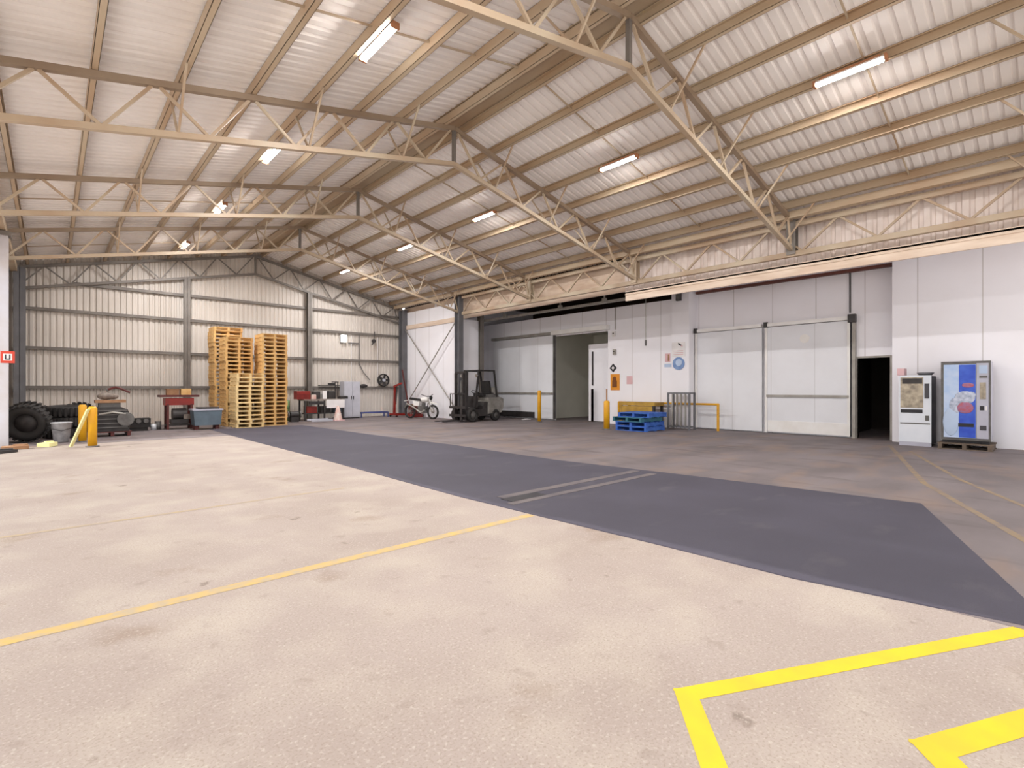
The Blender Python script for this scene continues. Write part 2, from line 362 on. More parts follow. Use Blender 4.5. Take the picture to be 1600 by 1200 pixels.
LEFT_O = [0.29, 1.24, 2.13, 3.06, 3.98, 4.95, 5.93, 6.9]; RIGHT_O = [0.29, 1.14, 1.99, 2.93, 3.81, 4.67, 5.49, 6.3]
for side, offs, sg in (('left', LEFT_O, -1), ('right', RIGHT_O, 1)):
    for k, o_ in enumerate(offs):
        x = RX + sg * o_; b = MB(); b.cprof(x, ZTOP(x) + (0.008 if k else -.005), YF, YB - .03, 0.075, PD - .03, flip=(1 if side == 'left' else -1))
        nm = 'right beside the ridge' if k == 0 else ('along the eave' if k == 7 else '%s out from the ridge purlin' % ORD[k - 1])
        solo('roof_purlin', b, M_steel, 'cream steel roof purlin on the %s slope, %s' % (side, nm), 'purlin', 'roof purlins', loc=None)
# thin bridging bars between purlins at mid bay
for i in range(len(BAY)):
    ym = BAY[i] - (2.3 if i < 5 else 2.6)
    for side, offs, sg in (('left', LEFT_O, -1), ('right', RIGHT_O, 1)):
        b = MB()
        for a, c in zip(offs[:-1], offs[1:]):
            xa, xc = RX + sg * a, RX + sg * c
            if i in (0,) and side == 'left': pass
            b.bar((xa, ym, ZTOP(xa) + .12), (xc, ym, ZTOP(xc) + .12), .025, .025)
        pos = ['in the bay at the end wall', 'in the second bay from the end wall', 'in the third bay from the end wall', 'in the fourth bay from the end wall', 'in the fifth bay from the end wall', 'in the bay over the camera'][i]
        solo('purlin_bridging', b, M_truss, 'thin bridging bars between the %s slope purlins %s' % (side, pos), 'bridging', 'purlin bridging')

# ------------------------------------------------------------------ trusses
TN = ['first, against the corrugated end wall', 'second from the end wall', 'third from the end wall', 'fourth from the end wall', 'fifth from the end wall, passing overhead', 'nearest, at the right edge of the photo']
def truss(i, y):
    t = thing('roof_truss', 'cream steel lattice roof truss, ' + TN[i], 'truss', (RX, y, ZB), group='roof trusses')
    m = M_truss if i else M_steel_d
    for sg, xe in ((-1, XL), (1, XR)):
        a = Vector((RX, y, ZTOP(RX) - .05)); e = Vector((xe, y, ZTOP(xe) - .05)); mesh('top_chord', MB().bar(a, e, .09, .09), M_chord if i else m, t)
        a = Vector((RX, y, ZB)); e = Vector((xe, y, ZBOT(xe))); mesh('bottom_chord', MB().bar(a, e, .085, .085), m, t)
        # warren web
        offs = [1.41 + 1.27 * k for k in range(0, 5)]; L_ = abs(xe - RX)
        tops = [o for o in offs if o < L_ - .25]; bots = [0.72] + [o + .62 for o in offs if o + .62 < L_ - .1]
        def T(o): x = RX + sg * o; return (x, y, ZTOP(x) - .09)
        def B_(o): x = RX + sg * o; return (x, y, ZBOT(x) + .04)
        seq = [(B_(0.72), T(0.1))]
        for k, o in enumerate(tops):
            seq.append((B_(bots[k]), T(o - .05)))
            if k + 1 < len(bots): seq.append((T(o + .05), B_(bots[k + 1] - .04)))
        if len(bots) > len(tops): seq.append((B_(bots[-1]), T(L_ - .05)))
        else: seq.append((T(tops[-1]), B_(L_ - .05)))
        for a, b_ in seq: mesh('web_member', MB().bar(a, b_, .042, .042), m, t)
        # fly braces from the bottom chord up to every second purlin
        if i:
            for o in (LEFT_O if sg < 0 else RIGHT_O)[1::2]:
                x = RX + sg * o
                if abs(x - xe) < .3: continue
                for dy in (-.62, .62):
                    fb = MB().bar((x, y, ZBOT(x)), (x, y + dy, ZTOP(x) + .03), .03, .03)
                    mesh('fly_brace', fb, M_truss if dy > 0 else M_truss, t)
    mesh('king_post', MB().bar((RX, y, ZB), (RX, y, ZT - .05), .07, .07), M_steel_d, t)
    return t
for i, y in enumerate(BAY): truss(i, y)

# ------------------------------------------------------------------ end wall
b = MB(); b.sheet((-1.0, YB, 0), (1, 0, 0), (0, 0, 1), 14.4, 7, (0, 1, 0), 0.17, 0.035, (0.5, 0.14), vfun=lambda u: (0, min(roof_z(-1.0 + u), 9) + .03))
struct('wall_back', b, M_clad, label='corrugated end wall')
b = MB(); b.prism([(-1.0, 0), (13.4, 0), (13.4, roof_z(13.4)), (RX, roof_z(RX)), (-1.0, roof_z(-1.0))], 'y', YB + .05, YB + .1)
struct('wall_back_skin', b, M_galv, label='outer skin of the end wall')
for k, z in enumerate((4.98, 4.02, 2.72, 1.42)):
    x0 = XL if z < 4.9 else 0.6
    b = MB(); b.cprof(x0, 0, 0, 1, .1, .15) if False else None
    b.bar((x0, YB - .07, z), (13.2 if z != 4.02 else 13.6, YB - .07, z), .10, .10)
    solo('wall_girt', b, M_steel_d, 'grey horizontal steel girt on the end wall, %s' % ['topmost, near the truss', 'second from the top', 'third from the top, behind the pallet tops', 'lowest, at eye level'][k], 'girt', 'end wall girts')
def column(x, y, z1, w, d, m, label, group=None, base=True):
    t = thing('steel_column', label, 'column', (x, y, 0), group=group)
    h = MB(); f = .012
    h.box(x - w / 2, y - d / 2, 0.02, x + w / 2, y - d / 2 + f * 1.3, z1); h.box(x - w / 2, y + d / 2 - f * 1.3, .02, x + w / 2, y + d / 2, z1); h.box(x - f / 2, y - d / 2, .02, x + f / 2, y + d / 2, z1)
    mesh('shaft', h, m, t)
    if base: mesh('base_plate', MB().box(x - w / 2 - .05, y - d / 2 - .05, 0.004, x + w / 2 + .05, y + d / 2 + .05, .025), m, t)
    return t
column(-0.72, 22.62, ZTOP(-.72) - .1, .28, .3, M_col, 'dark grey steel column in the left corner of the end wall')
column(onS(293, 500, 22.6)[0], 22.72, ZBOT(3.9), .2, .22, M_steel_d, 'grey end wall column left of the pallet stacks')
column(onS(485, 500, 22.6)[0], 22.72, ZBOT(8.6), .2, .22, M_steel_d, 'grey end wall column right of the pallet stacks')
column(13.22, 22.55, ZTOP(13.1) - .1, .3, .34, M_col, 'grey steel column in the right corner of the end wall')
column(13.1, 17.66, ZTOP(13.1) - .05, .26, .3, M_col, 'grey steel column behind the forklift mast')
# column that ends the left side wall, boxed and pale
LCX, LCY = -0.93, 16.95
t = thing('white_post', 'pale boxed steel post at the left edge, with a fire sign', 'post', (LCX, LCY, 0))
b = MB(); b.box(LCX - .2, LCY - .13, 0, LCX + .2, LCY + .13, 5.0)
mesh('shaft', b, M_colw, t); mesh('cap', MB().box(LCX - .25, LCY - .18, 5.0, LCX + .25, LCY + .18, 5.1), M_steel_d, t)
b = MB(); b.box(-1.02, 17.1, 0, -.98, YB, roof_z(-1) - .02)
struct('wall_left', b, M_clad, label='clad left side wall of the end bay')
# eave beam on the open left side
b = MB(); b.bar((XL, YF, ZTOP(XL) - .12), (XL, YB - .3, ZTOP(XL) - .12), .16, .2); solo('eave_beam', b, M_steel, 'steel eave beam over the open left side', 'beam')
b = MB(); b.box(-1.06, 3.4, 4.3, -1.0, 16.8, 5.5); b.prism([(3.4, 4.35), (0, 4.5), (YF, 4.56), (YF, 5.5), (3.4, 5.5)], 'x', -1.06, -1.0)
struct('trim_left', b, M_fascia, label='pale fascia hanging from the open left eave')

# ------------------------------------------------------------------ right eave: lattice girder, fascia, void, side wall of the end bay
GX = 13.1; g = thing('lattice_girder', 'long cream lattice girder carrying the trusses along the right eave', 'girder', (GX, 5, 4.6))
zt, zb = 5.3, 4.6
mesh('top_chord', MB().bar((GX, YF, zt), (GX, 17.38, zt), .12, .12), M_truss, g)
mesh('bottom_chord', MB().bar((GX, YF, zb), (GX, 17.38, zb), .12, .12), M_truss, g)
y = 17.36
while y > -4:
    p = BAY[1] - (BAY[1] - y)
    st = 4.42 / 3
    mesh('web_member', MB().bar((GX, y, zb + .05), (GX, y - st / 2 + .04, zt - .05), .045, .045), M_truss, g)
    mesh('web_member', MB().bar((GX, y - st / 2 - .04, zt - .05), (GX, y - st, zb + .05), .045, .045), M_truss, g)
    y -= st
for y in BAY[2:]:
    pst = MB(); pst.box(GX - .1, y - .1, zb - .02, GX - .08, y + .1, 5.42); pst.box(GX + .08, y - .1, zb - .02, GX + .1, y + .1, 5.42); pst.box(GX - .08, y - .01, zb - .02, GX + .08, y + .01, 5.42)
    mesh('post', pst, M_steel_d if y < 6 else M_truss, g)
for y in BAY[2:5]:
    mesh('knee_brace', MB().bar((GX - .05, y, zb + .1), (GX - 1.0, y, ZBOT(GX - 1.0) + .04), .06, .06), M_truss, g)
b = MB(); b.bar((12.86, YF, 5.46), (12.86, YB - .2, 5.46), .16, .16); solo('eave_tie', b, M_steel, 'flat cream eave beam just inside the right girder', 'beam')
# ribbed cladding behind the girder (near part) and smooth stepped sheet (far part)
b = MB(); b.sheet((13.42, YF, 4.42), (0, 1, 0), (0, 0, 1), 9.3 - YF, 1.12, (1, 0, 0), 0.2, 0.04, (0.5, 0.12))
struct('wall_right_upper', b, M_clad_b, label='bright ribbed cladding behind the right girder')
b = MB(); b.box(13.3, YF, 4.12, 13.36, 9.2, 4.4); b.box(13.3, YF, 4.36, 13.5, 9.2, 4.42); b.box(13.27, YF, 4.3, 13.30, 9.2, 4.33)
struct('trim_2', b, M_fascia, label='cream flashing under the ribbed cladding')
b = MB()
for k in range(6):
    z0 = 4.47 + k * .165; b.prism([(13.5, z0), (13.56, z0), (13.50, z0 + .165), (13.44, z0 + .165)], 'y', 9.2, YB - .1)
struct('trim_3', b, M_fascia, label='stepped cream fascia over the sliding door')
b = MB(); b.box(13.45, 9.2, 4.9, 13.75, YB, 5.05); struct('trim_4', b, M_galv, label='gutter edge behind the fascia') if False else None
b = MB(); b.box(13.75, YF, 5.56, 22, YB, 5.66); struct('ceiling_annex', b, M_void, label='roof over the cool rooms, coloured dark for the shaded void')
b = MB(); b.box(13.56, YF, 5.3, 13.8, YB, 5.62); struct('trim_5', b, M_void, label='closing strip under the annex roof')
b = MB(); b.box(19.9, 8.0, 0, 20, YB, 5.6); struct('wall_annex', b, M_void, label='far side of the annex, coloured dark for the shaded void')
b = MB(); b.box(13.42, 19.9, 0, 20, 20.0, 5.6); struct('wall_annex_end', b, M_panel, label='closing panel at the far end of the annex')
b = MB(); b.box(13.4, YF, 4.68, 17.4, 8.55, 4.75); struct('soffit', b, M_panel, label='soffit above the near cool-room wall, made pale to bounce light')  # underside made pale to reflect light onto the cool-room wall
b = MB(); b.box(WRC - .25, YF, 4.60, WRC - .1, 8.4, 4.7); struct('trim_6', b, M_red, label='red-brown steel angle along the top of the wall')
# beam and pipes running through the dark gap
b = MB(); b.bar((14.6, 9.2, 4.46), (14.6, 19.3, 4.46), .09, .09); solo('gap_beam', b, M_galv, 'thin steel beam running through the dark gap above the sliding door', 'beam')
for k, (yy, zz) in enumerate(((16.2, 4.5), (13.0, 4.5), (10.9, 4.5))):
    t = thing('hanging_bracket', 'small steel hanger on the beam above the sliding door, %s' % ['farthest', 'middle one', 'nearest'][k], 'bracket', (14.5, yy, 4.6), group='hangers over the sliding door')
    mesh('rod', MB().tube((14.48, yy, 4.5), (14.48, yy, 5.56), .03, 8), M_galv, t); mesh('clamp', MB().cbox(14.48, yy, 4.5, .12, .14, .16), M_galv, t)
# side wall of the end bay with a cross brace
b = MB(); b.box(13.36, 17.9, 0, 13.42, YB, 5.2); struct('wall_side', b, M_panel, label='white panel side wall of the end bay')
b = MB(); b.box(13.3, 17.9, 4.35, 13.36, YB, 4.55); struct('trim_7', b, M_fascia, label='cream trim along the top of the end bay side wall')
for k, (a, c) in enumerate((((13.22, 18.0, .4), (13.22, 22.3, 4.3)), ((13.15, 18.0, 4.3), (13.15, 22.3, .4)))):
    solo('bracing_rod', MB().tube(a, c, .025, 8), M_galv, 'thin steel bracing rod behind the motorbike, rising to the %s' % ('end wall', 'forklift column')[k], 'brace', 'cross bracing')
# return panel beside the column, and the second column
b = MB(); b.box(13.42, 17.86, 0, 14.35, 17.95, 4.45); struct('wall_return', b, M_panel, label='narrow white return panel by the column')
column(14.42, 17.8, 4.75, .2, .24, M_steel_d, 'grey steel post at the left end of the cool-room front')

# ------------------------------------------------------------------ cool-room wall, far part (x = WL, y 8.6 .. 19.6)
yd1, zd = onL(866, 523, WL); yd0 = onL(950, 521, WL)[0]; HD = 3.62
b = MB()
b.box(WL, yd1, 0, WL + .12, 19.9, 4.5); b.box(WL, 8.6, 0, WL + .12, yd0, 4.5); b.box(WL, yd0, HD, WL + .12, yd1, 4.5)
b.box(WL + .12, 8.6, 0, WRC, 8.72, 4.5)
struct('wall_right', b, M_panel, label='white cool-room wall behind the forklift')
b = MB(); b.box(WL + .12, 8.72, 4.44, 20, 19.9, 4.5); struct('coolroom_top', b, M_panel, label='top of the far cool room')
# the room behind the sliding door
b = MB(); b.box(19.8, 8.8, 0, 19.88, 19.8, 4.4); b.box(WL + .12, 15.6, 0, 19.8, 15.7, 4.4); b.box(WL + .12, 9.6, 0, 19.8, 9.7, 4.4); b.box(WL + .12, 9.6, 4.0, 19.8, 15.7, 4.06)
struct('room_lining', b, M_room, label='grey lining of the open cool room')
# pier
b = MB(); b.box(WL - .06, 8.5, 0, WL + .5, 9.15, 4.86); struct('wall_pier', b, M_panel, label='white pier between the cool rooms')
t = thing('junction_box', 'small dark switch box high on the white pier', 'switch box', (WL - .1, 8.85, 4.45)); mesh('box', MB().cbox(WL - .12, 8.85, 4.55, .12, .16, .3), M_dark, t); mesh('lid', MB().cbox(WL - .19, 8.85, 4.55, .02, .14, .26), M_mid, t)
# ------------------------------------------------------------------ cool-room wall, near part
py1 = onL(1340, 600, WRC)[0]; py0 = onL(1391, 600, WRC)[0]; PH = 2.22
b = MB(); b.box(WRC, py1, 0, WRC + .12, 8.6, 4.75); b.box(WRC, 2.85, 0, WRC + .12, py0, 4.75); b.box(WRC, py0, PH, WRC + .12, py1, 4.75)
b.box(WF + .12, 2.82, 0, WRC, 2.92, 4.68); b.box(WF, YF, 0, WF + .12, 2.92, 4.68)
struct('wall_right_near', b, M_panel, label='white cool-room wall with the vending machines')
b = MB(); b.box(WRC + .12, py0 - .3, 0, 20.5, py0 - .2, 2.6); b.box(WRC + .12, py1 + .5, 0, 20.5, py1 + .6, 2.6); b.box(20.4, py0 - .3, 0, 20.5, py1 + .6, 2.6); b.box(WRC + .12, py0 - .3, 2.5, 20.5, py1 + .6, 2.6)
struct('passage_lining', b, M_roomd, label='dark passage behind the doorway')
b = MB(); z = PH; b.box(WRC - .03, py1, 0, WRC + .13, py1 + .07, z + .05); b.box(WRC - .03, py0 - .07, 0, WRC + .13, py0, z + .05); b.box(WRC - .03, py0, z, WRC + .13, py1, z + .05)
struct('door_1', b, M_galv, label='open dark personnel doorway frame')

# ------------------------------------------------------------------ sliding doors
# door at the far opening
t = thing('sliding_door', 'white sliding door left of the dark opening, slid open', 'door', (WL - .1, 16, 0))
ya = onL(865, 600, WL - .1)[0]; yb_ = onL(772, 600, WL - .1)[0]
mesh('panel', MB().box(WL - .14, ya, .06, WL - .02, yb_, 3.66), M_door, t)
mesh('edge_strip', MB().box(WL - .15, ya - .05, .05, WL - .01, ya, 3.7), M_mid, t)
mesh('track', MB().box(WL - .2, yd0 - .05, 3.68, WL - .02, yb_ + .1, 3.8), M_galv, t)
mesh('header_cover', MB().box(WL - .24, yd0 - .1, 3.66, WL - .01, ya + .05, 3.84), M_white, t)
mesh('rub_rail', MB().box(WL - .2, ya + .02, 1.12, WL - .14, yb_ - .05, 1.2), M_galv, t)
mesh('kick_plate', MB().box(WL - .16, ya + 1.1, 0.06, WL - .13, yb_ - .05, .32), M_dark, t)
# strip curtain edge, inside leaf, jamb
t = thing('inner_door_leaf', 'pale inner door leaf standing in the dark opening', 'door', (16.6, 12, 0))
yi1 = onL(921, 600, 16.6)[0]; yi0 = onL(952, 600, 16.6)[0]
mesh('panel', MB().box(16.55, yi0 - .3, .03, 16.65, yi1, 3.2), M_panel, t); mesh('handle', MB().box(16.5, yi1 - .25, 1.5, 16.56, yi1 - .2, 2.9), M_dark, t)
b = MB(); 
for q in range(2): b.box(WL + .3, onL(926, 600, WL + .3)[0] + q * .0, 0.02, WL + .36, onL(926, 600, WL + .3)[0] + .08, 1.35)
solo('door_guard_post', b, M_rust, 'brown steel guard post inside the dark opening', 'post')
# near pair of sliding doors
def slide(name_lab, pa, pb, kick, z1=3.27):
    x = WRC - .1; y1 = onL(pa, 600, x)[0]; y0 = onL(pb, 600, x)[0]
    t = thing('sliding_door', name_lab, 'door', (x, (y0 + y1) / 2, 0))
    mesh('panel', MB().box(x - .02, y0, .04, x + .08, y1, z1), M_door, t)
    mesh('track', MB().box(x - .1, y0, z1 + .02, x + .06, y1, z1 + .12), M_white, t)
    mesh('edge_strip', MB().box(x - .05, y1 - .07, .04, x + .08, y1, z1), M_white, t)
    mesh('hanger', MB().cbox(x - .08, y1 - .04, z1 + .08, .1, .1, .16), M_dark, t)
    if kick:
        mesh('kick_plate', MB().box(x - .035, y0 + .05, .06, x - .02, y1 - .08, .40), M_white, t)
        mesh('rub_rail', MB().box(x - .07, y0 + .03, 1.12, x - .02, y1 - .05, 1.19), M_galv, t)
        mesh('edge_strip', MB().box(x - .05, y0, .04, x + .08, y0 + .07, z1), M_white, t)
        mesh('frame_post', MB().box(x - .04, y0 - .12, .0, x + .09, y0 - .04, z1 + .1), M_galv, t)
        tt = MB(); tt.cbox(x - .1, y0 - .06, z1 + .05, .16, .18, .22); mesh('track_stop', tt, M_dark, t)
    return t
slide('plain white fixed panel left of the near sliding door', 1087, 1191, False)
slide('near white sliding door with a rub rail and bright kick plate', 1196, 1329, True)
b = MB(); b.tube((WRC - .03, py1 + .17, 3.5), (WRC - .03, py1 + .17, 4.66), .02, 8); solo('wall_conduit', b, M_dark, 'thin dark conduit above the near sliding door', 'conduit')

# ------------------------------------------------------------------ fluorescent battens under the third purlins, each with its own light
def batten(x, y, z, label, power):
    t = thing('fluorescent_light', label, 'light', (x, y, z), group='fluorescent battens under the roof')
    b = MB(); b.prism([(x - .04, z), (x + .04, z), (x + .06, z - .035), (x - .06, z - .035)], 'y', y - .47, y + .47); mesh('housing', b, M_white, t)
    d = MB()
    for q in (-.03, .03): d.tube((x + q, y - .44, z - .053), (x + q, y + .44, z - .053), .017, 10)
    mesh('tube', d, M_tube, t)
    mesh('end_cap', MB().box(x - .06, y - .49, z - .075, x + .06, y - .455, z + .01), M_rust, t); mesh('end_cap', MB().box(x - .06, y + .455, z - .075, x + .06, y + .49, z + .01), M_rust, t)
    mesh('mounting_strap', MB().cbox(x, y, z + .02, .06, .8, .04), M_rust, t)
    l = bpy.data.lights.new('tube_light', 'AREA'); l.shape = 'RECTANGLE'; l.size = .12; l.size_y = .88; l.energy = power; l.color = (1, .98, .97)
    lo = bpy.data.objects.new('tube_light', l); COL.objects.link(lo); lo.parent = t; lo.location = (0, 0, -.085)
LAMP_W = 70
bayn = ['in the bay at the end wall', 'in the second bay from the end wall', 'in the third bay from the end wall', 'in the fourth bay from the end wall', 'in the bay nearest the camera']
for side, x in (('left', RX - 3.06 + .14), ('right', RX + 2.93 - .14)):
    for k, y in enumerate((20.2, 15.4, 11.1, 6.5, 2.2)):
        batten(x, y, ZTOP(x) - .0, 'white fluorescent batten under the %s roof slope %s' % (side, bayn[k]), LAMP_W * (1.7, 1.5, 1.25, 1, 1)[k])
x, z = onS(537, 529, YB - .12)
t = thing('bulkhead_light', 'small square lit lamp high on the end wall above the cabinet', 'light', (x, YB - .1, z))
mesh('lens', MB().cbox(x, YB - .14, z, .24, .1, .34), M_lampw, t); mesh('housing', MB().cbox(x, YB - .07, z, .3, .06, .4), M_mid, t)

# ------------------------------------------------------------------ pallets
def pallet(cx, cy, z, w, d, m, label, group, rz=0, rng=None):
    b = MB(); h = .145; T = .022
    for k in (-1, 0, 1): b.cbox(k * (w / 2 - .045), 0, h / 2, .07 if k else .08, d, h - 2 * T + .002)
    n = 6; bw = d / n * .68
    for k in range(n): y = -d / 2 + bw / 2 + k * (d - bw) / (n - 1); b.cbox(0, y, h - T / 2, w, bw, T)
    for k in range(3): y = -d / 2 + bw / 2 + k * (d - bw) / 2; b.cbox(0, y, T / 2, w, bw, T)
    return solo('pallet', b, m, label, 'pallet', group, loc=(cx, cy, z), rz=rz)
def stack(n, cx, cy, w, d, h, m, desc, group, dx=0, dy=0, jitter=.02, rz=0):
    base = pallet(cx, cy, .005, w, d, m, 'pine pallet at the bottom of ' + desc, group, rz)
    for k in range(1, n):
        c = base.copy(); COL.objects.link(c)
        c.location = (cx + random.uniform(-jitter, jitter) + dx * k / n, cy + random.uniform(-jitter, jitter) + dy * k / n, .005 + k * h)
        c.rotation_euler = (0, 0, rz + random.uniform(-.012, .012))
        c['label'] = 'pine pallet, ' + (('topmost of ' if k == n - 1 else ORD[k] + ' from the floor in ') + desc)
G_P = 'pine pallets in the stacks by the end wall'
stack(13, 5.17, 19.65, .90, .95, .146, M_pine2, 'the short front stack', G_P)
stack(22, 5.10, 20.68, .92, .95, .1475, M_pine, 'the tall left stack behind the short one', G_P, dx=-.03)
stack(25, 5.02, 21.72, .98, .92, .1475, M_pine, 'the tallest stack against the end wall', G_P, dx=-.06)
stack(23, 6.15, 20.15, .90, .95, .1475, M_pine, 'the tall right stack', G_P)
# blue pallets
bx, by = 14.35, 9.35
for k, (dx, dy, rz, m, lab) in enumerate(((0, 0, .02, M_blue, 'blue painted pallet at the bottom of the low stack'), (.05, .05, .05, M_blue, 'blue painted pallet, second from the floor in the low stack'),
        (.02, .12, -.06, M_tealp, 'teal-blue pallet, third from the floor in the low stack'), (.10, -.02, .05, M_blue, 'blue painted pallet on top of the low stack'))):
    pallet(bx + dx, by + dy, .006 + k * .147, 1.15, 1.15, m, lab, 'blue pallets in front of the yellow frame', rz + R(90))

# ------------------------------------------------------------------ yellow frame, guard rail, bollards, cage rack
x0, x1, y0, y1 = 15.15, 15.75, 9.3, 10.75
t = thing('steel_trestle', 'yellow steel trestle bench behind the blue pallets', 'trestle', (x0, y0, 0))
mesh('top_beam', MB().box(x0, y0, .78, x1, y1, .90), M_yell2, t); mesh('front_panel', MB().box(x0 + .02, y0 + .08, .5, x0 + .05, y1 - .08, .76), M_yell2, t)
for a in (x0 + .05, x1 - .05):
    for c in (y0 + .06, y1 - .06): mesh('leg', MB().bar((a, c, 0), (a, c, .78), .08), M_dark if c < 9.6 else M_yell2, t)
mesh('lower_rail', MB().bar((x0 + .05, y0, .18), (x0 + .05, y1, .18), .06), M_yell2, t); mesh('wheel', MB().torus((x0 - .02, y0 + .18, .14), .1, .04, 'x', 18, 8), M_black, t)
x = 15.9; yb0 = onL(1122, 650, x)[0]
t = thing('guard_rail', 'yellow tubular guard rail in front of the white fixed panel', 'guard rail', (x, 9, 0))
mesh('rail', MB().tube((x, yb0, .86), (x, 11.3, .86), .035, 12), M_yell, t); mesh('post', MB().tube((x, yb0, 0), (x, yb0, .86), .04, 12), M_yell, t); mesh('post', MB().tube((x, 11.3, 0), (x, 11.3, .86), .04, 12), M_yell, t)
mesh('elbow', MB().ball((x, yb0, .86), .042), M_yell, t)
def bollard(x, y, h, r, m, label, tip=None):
    t = thing('bollard', label, 'bollard', (x, y, 0), group='yellow bollards')
    mesh('post', MB().lathe([(0.001, h), (r * .7, h - .005), (r, h - .04), (r, 0.0), (0.001, 0.0)], 20, (x, y, 0)), m, t)
    mesh('base_ring', MB().lathe([(r, .03), (r + .04, .025), (r + .045, 0), (r, 0)], 20, (x, y, 0)), M_mid, t)
    if tip: mesh('extension', MB().tube((x, y, h - .02), (x, y, tip), .025, 8), M_wood, t)
    return t
bx_, by_ = fl(948, 671); bollard(bx_, by_, .97, .1, M_yell, 'orange-yellow bollard right of the dark opening', 1.36)
bx_, by_ = fl(848, 659); bollard(bx_ - .2, by_, 1.3, .075, M_yell, 'slim yellow bollard in front of the open sliding door')
bollard(.74, 15.5, .96, .09, M_yell, 'bright yellow bollard on the sunlit edge, at the left')
bollard(.62, 17.1, .97, .085, M_yell, 'yellow bollard in the shade behind the sunlit one')
a = Vector((.36, 15.75, 0.03)); c = Vector((.69, 15.40, .93))
solo('leaning_plank', MB().bar((.36, 15.62, .03), (.66, 15.38, .90), .09, .03), M_plank, 'pale yellow plank leaning on the sunlit bollard', 'plank')
# cage rack
x = 15.45; ya, yb_ = onL(1077, 650, x)[0], onL(1044, 650, x)[0]; xc, xd = x, x + .34
t = thing('cage_rack', 'grey steel cage rack beside the yellow trestle', 'rack', (x, ya, 0))
for a in (xc, xd):
    for c in (ya, yb_): mesh('leg', MB().bar((a, c, 0), (a, c, 1.24), .055), M_col, t)
    mesh('top_rail', MB().bar((a, ya, 1.22), (a, yb_, 1.22), .05), M_col, t)
    for k in range(1, 5): mesh('upright', MB().bar((a, ya + (yb_ - ya) * k / 5, .05), (a, ya + (yb_ - ya) * k / 5, 1.2), .028), M_galv, t)
    mesh('bottom_rail', MB().bar((a, ya, .1), (a, yb_, .1), .04), M_col, t)
for c in (ya, yb_):
    for z in (1.22, .1): mesh('side_rail', MB().bar((xc, c, z), (xd, c, z), .045), M_col, t)

# ------------------------------------------------------------------ signs on the white wall
XW = WL - .012
def plate(x, px, py, w, h, m, d=.012):
    y, z = onL(px, py, x); return y, z, MB().cbox(x, y, z, d, w, h)
def disc(x, y, z, r, d=.012, n=32):
    return MB().tube((x - d / 2, y, z), (x + d / 2, y, z), r, n)
y, z, b = plate(XW, 961, 597, .42, .62, M_orange)
t = thing('warning_sign', 'orange upright warning sign with a dark figure mark', 'sign', (XW, y, z)); mesh('board', b, M_orange, t)
mb = MB().ball((XW - .015, y + .02, z + .12), .09, 8, 14, (.12, 1, 1)); mb.box(XW - .02, y - .09, z - .2, XW - .008, y + .12, z + .06); mesh('mark', mb, M_brown, t)
y, z = onL(958, 575, XW)
t = thing('diamond_sign', 'small dark diamond sign with a pale centre', 'sign', (XW, y, z))
mesh('board', MB().cbox(XW, y, z, .012, .24, .24, rx=R(45)), M_blk, t); mesh('centre', MB().cbox(XW - .01, y, z, .012, .1, .1, rx=R(45)), M_paper, t)
y, z = onL(1060, 568, WL - .09)
t = thing('round_sign', 'round blue sign with a pale centre on the white pier', 'sign', (WL - .09, y, z))
mesh('board', disc(WL - .08, y, z, .22, .03), M_sblue, t); mesh('centre', disc(WL - .10, y - .02, z + .03, .12, .012), M_sblue2, t)
y, z = onL(1060, 546, WL - .07)
t = thing('notice', 'white notice with faint pink lines above the round blue sign', 'notice', (WL - .07, y, z))
mesh('sheet', MB().cbox(WL - .07, y, z, .006, .5, .5), M_paper, t)
mb = MB()
for k in range(3): mb.cbox(WL - .075, y, z - .05 - k * .06, .004, .36, .02)
mb.cbox(WL - .075, y - .1, z + .14, .004, .14, .04, rx=R(40)); mesh('ink', mb, M_pink, t)
mesh('black_mark', MB().cbox(WL - .078, y - .05, z + .17, .004, .14, .05, rx=R(35)), M_blk, t)
y, z = onL(1043, 559, WL - .02)
t = thing('small_notice', 'narrow brown-edged notice left of the round blue sign', 'notice', (WL, y, z)); mesh('sheet', MB().cbox(WL - .01, y, z, .01, .2, .3), M_pink, t); mesh('stripe', MB().cbox(WL - .018, y - .04, z, .008, .06, .24), M_wood, t)
y, z = onL(1044, 571, WL - .02)
solo('blue_sticker', MB().cbox(WL - .01, y, z, .008, .3, .12), M_sblue2, 'pale blue sticker low beside the round sign', 'sticker')
y, z = onL(984, 594, WL)
solo('pink_notice', MB().cbox(WL - .008, y, z, .006, .26, .3), M_pink, 'faint pink notice right of the orange sign', 'notice')
for k, (px, py, lab) in enumerate(((961, 550, 'small grey switch box above the diamond sign'), (960, 522, 'small pale junction box at the top right of the dark opening'))):
    y, z = onL(px, py, WL); t = thing('switch_box', lab, 'switch box', (WL - .04, y, z)); mesh('box', MB().cbox(WL - .04, y, z, .08, .12, .2), M_galv if k == 0 else M_white, t); mesh('button', MB().cbox(WL - .09, y, z + .02, .02, .05, .05), M_dark, t)
y, z = onL(962, 470, WL); y2, z2 = onL(962, 515, WL)
solo('wall_conduit', MB().tube((WL - .03, y, 4.5), (WL - .03, y, z2), .018, 8), M_galv, 'thin grey conduit at the right of the dark opening', 'conduit')
x = 15.2; y, z = onL(1009, 533, x)
t = thing('pull_cord', 'hanging pull cord with a small grey handle', 'cord', (x, y, z))
mesh('cord', MB().tube((x, y, z), (x, y, 5.565), .012, 6), M_galv, t); mesh('handle', MB().tube((x, y, z - .16), (x, y, z + .04), .035, 10), M_mid, t)
